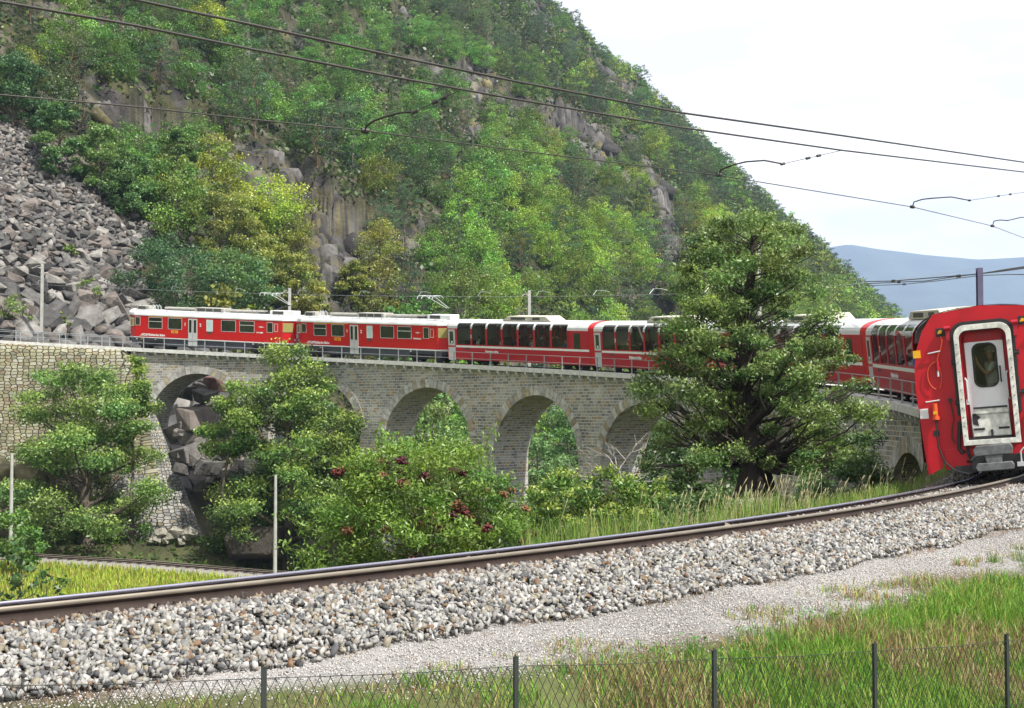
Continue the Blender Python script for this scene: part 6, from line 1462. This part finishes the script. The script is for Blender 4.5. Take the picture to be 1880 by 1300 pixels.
    g = pick([(.34, .42, .05), (.27, .38, .045), (.40, .44, .07), (.22, .33, .045)], n) * (.75 + .5 * n1); tp = np.where((rng.random(n) < .3)[:, None], pick([(.36, .27, .10)], n), g * 1.15)
    gmesh('meadow_grass', [blades(P, rng.uniform(.35, .75, n), rng.uniform(.05, .11, n), rng.uniform(.1, .5, n), rng, g, tp)], 'yellow-green meadow grass below the lower track')
    # rough growth beyond the lower track and under the viaduct, and down the embankment
    n = 60000; X = rng.uniform(-60, 22, n); Y = rng.uniform(30, 122, n); rr = np.hypot(X - CX, Y - CY) - R; Yt = np.interp(X, LTP[:, 0], LTP[:, 1]); ok = (rr < -2.5) & ((Y > Yt + 2.4) | (X > 0) | (Y < 60)); X, Y = X[ok], Y[ok]; n = len(X)
    P = np.stack([X, Y, ground(X, Y, False) + .15], 1); V, F = leaves(P + rng.normal(size=(n, 3)) * (.2, .2, .12), rng.uniform(.12, .5, n) * (.35 + Y / 130), .5, .5, rng)
    gmesh('ground_cover', [(V, F, np.repeat(pick([(.07, .15, .03), (.11, .2, .04), (.17, .22, .06), (.05, .09, .03)], n), 4, 0))], 'rough green ground cover under and before the viaduct', 'ground cover')
grass()

# ================================================================== FENCE, MASTS, WIRES
def fence():
    root = empty('chain_link_fence', (0, 0, 0), 'dark wire mesh fence with thin iron posts along the bottom edge', 'fence')
    A = np.array([-1.26, 7.08]); D = np.array([1.285, .955])
    tops = {0: 1227, 1: 1207, 2: 1195, 3: 1182, 4: 1165}
    def post(i): p = A + D * i; py = np.interp(i, [0, 1, 2, 3, 4], [1227, 1207, 1195, 1182, 1165]) if 0 <= i <= 4 else (1227 - 12 * i if i < 0 else 1165); return Vector((p[0], p[1], at(940, py, p[1])[2] if i <= 4 else at(940, 1165, (A + D * 4)[1])[2] - .06 * (i - 4)))
    Ps = {i: post(i) for i in range(-2, 8)}
    for i, p in Ps.items():
        m = MB(); d = Vector((D[0], D[1], 0)).normalized(); q = Vector((-d.y, d.x, 0)); b = p - Vector((0, 0, 1.15))
        m.bar(b, p + Vector((0, 0, .0)), .030, .005, up=q); m.bar(b + q * .014, p + q * .014, .005, .030, up=q); m.prism([(-.015, 0), (.015, 0), (-.015, .02)], .004, p, d, Vector((0, 0, 1)))
        m.build('post', FENCE, root)
    segs = []; cell = .062
    for i in range(-2, 7):
        a, b = Ps[i] - Vector((0, 0, .05)), Ps[i + 1] - Vector((0, 0, .05)); n = int((b - a).length / cell); Hh = 1.0; rows = int(Hh / cell)
        for k in range(n):
            for ph in (0, 1):
                pts = []
                for j in range(rows + 1):
                    t = (k + (.5 if (j + ph) % 2 else -.0) * (1 if ph == 0 else 1) + (0 if ph == 0 else -.0)) / n
                    t = (k + (.5 if (j % 2) == ph else 0) + (0 if ph == 0 else .0)) / n if ph == 0 else (k + (0 if (j % 2) == 0 else -.5) + .5) / n
                    t = (k + .5 * (j % 2)) / n if ph == 0 else (k + 1 - .5 * (j % 2)) / n
                    p = a + (b - a) * t; pts.append((p.x, p.y, p.z - j * cell * .95 - .012 * math.sin(t * PI)))
                segs.append((np.array(pts), np.full(len(pts), .0023)))
        for z in (0, .5, .98): segs.append((np.array([a - Vector((0, 0, z)), (a + b) / 2 - Vector((0, 0, z + .012)), b - Vector((0, 0, z))]), np.full(3, .0026)))
    V, F = tube_np(segs, 3); link('wire_mesh', npmesh('wire_mesh', V, F, FENCE), root)
fence()
def mast(px, topy, Y, z0, w, label, mat=POLE, kind='h', cat='mast', group=None, arm=0):
    t = at(px, topy, Y); r = empty('catenary_mast', (t[0], t[1], z0), label, cat, group); h = t[2] - z0; m = MB()
    if kind == 'h':
        m.box(-w / 2, w / 2, -w / 2, -w / 2 + .02, 0, h); m.box(-w / 2, w / 2, w / 2 - .02, w / 2, 0, h); m.box(-.012, .012, -w / 2 + .02, w / 2 - .02, 0, h)
    else: m.tube([(0, 0, 0), (0, 0, h)], [w / 2 * 1.25, w / 2 * .85], 12)
    m.build('pole', mat, r)
    m = MB(); m.box(-w * .8, w * .8, -w * .8, w * .8, -.2, .12); m.build('footing', CONC, r)
    if arm:
        m = MB(); m.tube([(0, 0, h - .5), (arm * .6, -.6, h - .35), (arm, -1.1, h - .55)], .025, 6); m.tube([(0, 0, h - .15), (arm * .7, -.7, h - .3)], .012, 5); m.cyl((arm * .25, -.28, h - .4), (1, -1, 0), .06, .12, 8); m.build('bracket', mat, r)
    return r
def onv(s, r): p = PT(s, r); return p
from math import atan2
for px_, ty, nm in ((78, 484, 'slim grey mast standing before the scree at the far left of the viaduct'), (532, 529, 'mast between the two motor coaches'), (972, 533, 'mast behind the first panorama coach'), (1393, 440, 'mast hidden among the chestnut branches')):
    best = min(np.arange(20, 150, .25), key=lambda s: abs(proj(*[np.array(v) for v in PT(s, 2.6)])[0] - px_)); p = PT(best, 2.6)
    mast(px_, ty, p[1], p[2] - .6, .22, nm, arm=-.6)
p = at(1798, 560, 43); mast(1798, 492, 43, -4.5, .17, 'dark mast rising behind the tail coach', POLEBLUE, arm=0)
mast(22, 832, 103.5, -11.4, .26, 'pale round pole beside the lower track at the far left', POLE, 'r'); mast(506, 872, 104.5, -13.0, .25, 'pale round pole beside the lower track near the elderberry bush', POLE, 'r')
def wires():
    def circpt(px, py, r):
        # point above the near track circle in the direction of a photo pixel
        k = (px - 940) / FPX
        # direction (k',1): iterate because X depends slightly on height
        Y = 15.
        for _ in range(12):
            p = at(px, py, Y); kk = p[0] / Y; A_ = kk * kk + 1; B_ = -2 * (kk * CX + CY); C_ = CX * CX + CY * CY - (R + r) ** 2; D_ = B_ * B_ - 4 * A_ * C_; Y = (-B_ - math.sqrt(max(D_, 0))) / (2 * A_)
        return Vector(at(px, py, Y))
    def wire(name, pts, r, rad, label, group=None, par=None):
        P = [circpt(x, y, r) for x, y in pts]; m = MB(); Q = []
        for i in range(len(P) - 1):
            for k in range(6): Q.append(P[i] + (P[i + 1] - P[i]) * (k / 6))
        Q.append(P[-1]); m.tube(Q, rad, 6); o = m.build(name, WIRE, par)
        if label: tag(o, label, 'wire', group)
        return P
    wire('overhead_wire', [(-260, -106), (0, -50), (250, 0), (470, 47), (700, 98), (940, 148), (1250, 207), (1546, 249), (1880, 298), (1990, 313)], 1.9, .011, 'topmost dark cable crossing the sky above the near track')
    B_ = wire('overhead_wire', [(-260, -45), (0, 3), (250, 47), (470, 92), (700, 137), (940, 181), (1250, 234), (1546, 276), (1880, 316), (1990, 328)], 1.3, .011, 'middle dark cable, the one the pull-off links hang from')
    C_ = wire('contact_wire', [(-260, 151), (0, 174), (250, 196), (470, 220), (670, 240), (940, 275), (1320, 322), (1675, 380), (1822, 415), (1880, 437), (1960, 470)], 0, .007, 'lowest wire above the near track, with steady arms clamped to it')
    for i, (a, mid, b, c) in enumerate((((670, 240), (705, 215), (762, 205), (850, 163)), ((1320, 321), (1370, 297), (1437, 301), (1546, 276)), ((1675, 380), (1712, 364), (1780, 368), (1900, 350)), ((1822, 415), (1850, 405), (1900, 400), (1990, 380)))):
        P = [circpt(*a, 0), circpt(a[0] + 3, a[1] - 9, .02), circpt((a[0] + mid[0]) / 2, (a[1] + mid[1]) / 2 - 6, .3), circpt(*mid, .5), circpt((mid[0] + b[0]) / 2, mid[1] * .6 + b[1] * .4 - 4, .7), circpt(*b, .9)]
        lab = ['steady arm on the contact wire in front of the wooded slope', 'steady arm on the contact wire against the sky, left of the others', 'steady arm above the tail coach', 'steady arm at the right edge of the sky'][i]
        m = MB(); m.tube(P, .011, 6); o = m.build('steady_arm', WIRE); tag(o, lab, 'steady arm')
        m = MB(); m.cyl(P[0], (1, .5, 0), .028, .07, 8); m.build('clamp', WIRE, o)
        e = circpt(*c, 1.3); m = MB(); m.tube([P[-1], e], .0045, 5); m.build('pull_off_wire', WIRE, o)
        for t in (.0, .42, .6): q = P[-1] + (e - P[-1]) * t; m = MB(); m.cyl(q, e - P[-1], .018, .06, 8); m.build('insulator', WIRE, o)
    # contact wire and registration arms over the viaduct
    m = MB(); m.tube([PT(s, -.05, 5.35 if True else 0) for s in np.arange(24, 150, 2.)], .007, 4); o = m.build('contact_wire', STEEL); tag(o, 'thin pale contact wire above the train on the viaduct', 'wire')
    for s in np.arange(60, 150, 6.4):
        m = MB(); p = PT(s, 0, 5.4); m.tube([PT(s, -.1, 5.4), PT(s + .1, .3, 5.75), PT(s + .2, 1.0, 5.8), PT(s + .1, 1.5, 5.7)], .014, 5); m.build('registration_arm', STEEL, o)
    # bundle of wires behind the tail coach
    def fw(pts, Y0, Y1, rad, lab):
        m = MB(); n = len(pts); P = [at(x, y, Y0 + (Y1 - Y0) * i / (n - 1)) for i, (x, y) in enumerate(pts)]; m.tube(P, rad, 5); o = m.build('overhead_wire', WIRE); tag(o, lab, 'wire')
        for t in (1, n // 2):
            m = MB(); a, b = Vector(P[t]), Vector(P[min(t + 1, n - 1)]); m.cyl(a, b - a, rad * 3, .35, 6); m.build('insulator', WIRE, o)
    fw([(1588, 517), (1640, 516), (1700, 511), (1798, 503), (1840, 496), (1900, 487)], 66, 40, .022, 'upper wire of the bundle that passes the dark mast')
    fw([(1588, 521), (1650, 518), (1700, 516), (1760, 507), (1840, 498), (1900, 490)], 65, 39, .02, 'middle wire of the bundle that passes the dark mast')
    fw([(1590, 525), (1660, 522), (1720, 516), (1798, 506), (1850, 504), (1900, 504)], 67, 41, .016, 'lowest wire of the bundle behind the tail coach')
wires()

# ================================================================== CLIFF SLABS
def cliffs():
    CLH = [block(500 + k, (.85, .75, 1.25), .2) for k in range(10)]
    rng = np.random.default_rng(41); n = 90000; th = np.radians(rng.uniform(-24, 12, n)); rd = np.sqrt(rng.uniform(120 ** 2, 720 ** 2, n)); X, Y = rd * np.sin(th), rd * np.cos(th)
    Z = ground(X, Y); px, py = proj(X, Y, Z); w, v = hillw(X, Y); rm = rockmask(px, py); ok = (rm > .35) & (w > 8) & (rng.random(n) < .10); X, Y, Z = X[ok], Y[ok], Z[ok]; n = len(X); print('slabs', n)
    sz = rng.uniform(.35, 1.5, n) ** 1.3 * (1 + Y / 600); n1 = NZ.f(X / 5, Y / 5, Z / 5, 3); n2 = NZ2.f(X / 9, Y / 9, Z / 9, 3)
    c = np.array([[.085, .08, .076]]) * rng.uniform(.4, 1.5, (n, 1)); c = np.where((n1 > .60)[:, None], np.array([[.125, .11, .055]]) * rng.uniform(.5, 1.2, (n, 1)), c); c = np.where((n2 < .42)[:, None], c * .5, c)
    tag(link('cliff', scatter_stones('cliff', np.stack([X, Y, Z - sz * .45], 1), sz, c, rng, CLH, 1.25, STONE)), 'broken dark grey and mossy rock of the cliffs on the mountainside', 'cliff', kind='stuff')
cliffs()
# ================================================================== AIR
def haze():
    m = MB(); m.box(-7500, 9500, -1500, 7000, -27, 790); o = m.build('haze', None) if False else None
    me = bpy.data.meshes.new('haze'); me.from_pydata(m.v, [], m.f); me.update()
    bm = bmesh.new(); bm.from_mesh(me); bmesh.ops.recalc_face_normals(bm, faces=bm.faces); bm.to_mesh(me); bm.free()
    mt = bpy.data.materials.new('air'); mt.use_nodes = True; N = mt.node_tree.nodes; N.clear(); out = N.new('ShaderNodeOutputMaterial'); v = N.new('ShaderNodeVolumePrincipled')
    v.inputs['Color'].default_value = (.45, .60, .92, 1); v.inputs['Density'].default_value = HAZE; v.inputs['Anisotropy'].default_value = 0.0
    mt.node_tree.links.new(v.outputs[0], out.inputs['Volume']); me.materials.append(mt); tag(link('haze', me), kind='stuff', label='thin blue air haze over the whole valley')
HAZE = 1.05e-4
haze()
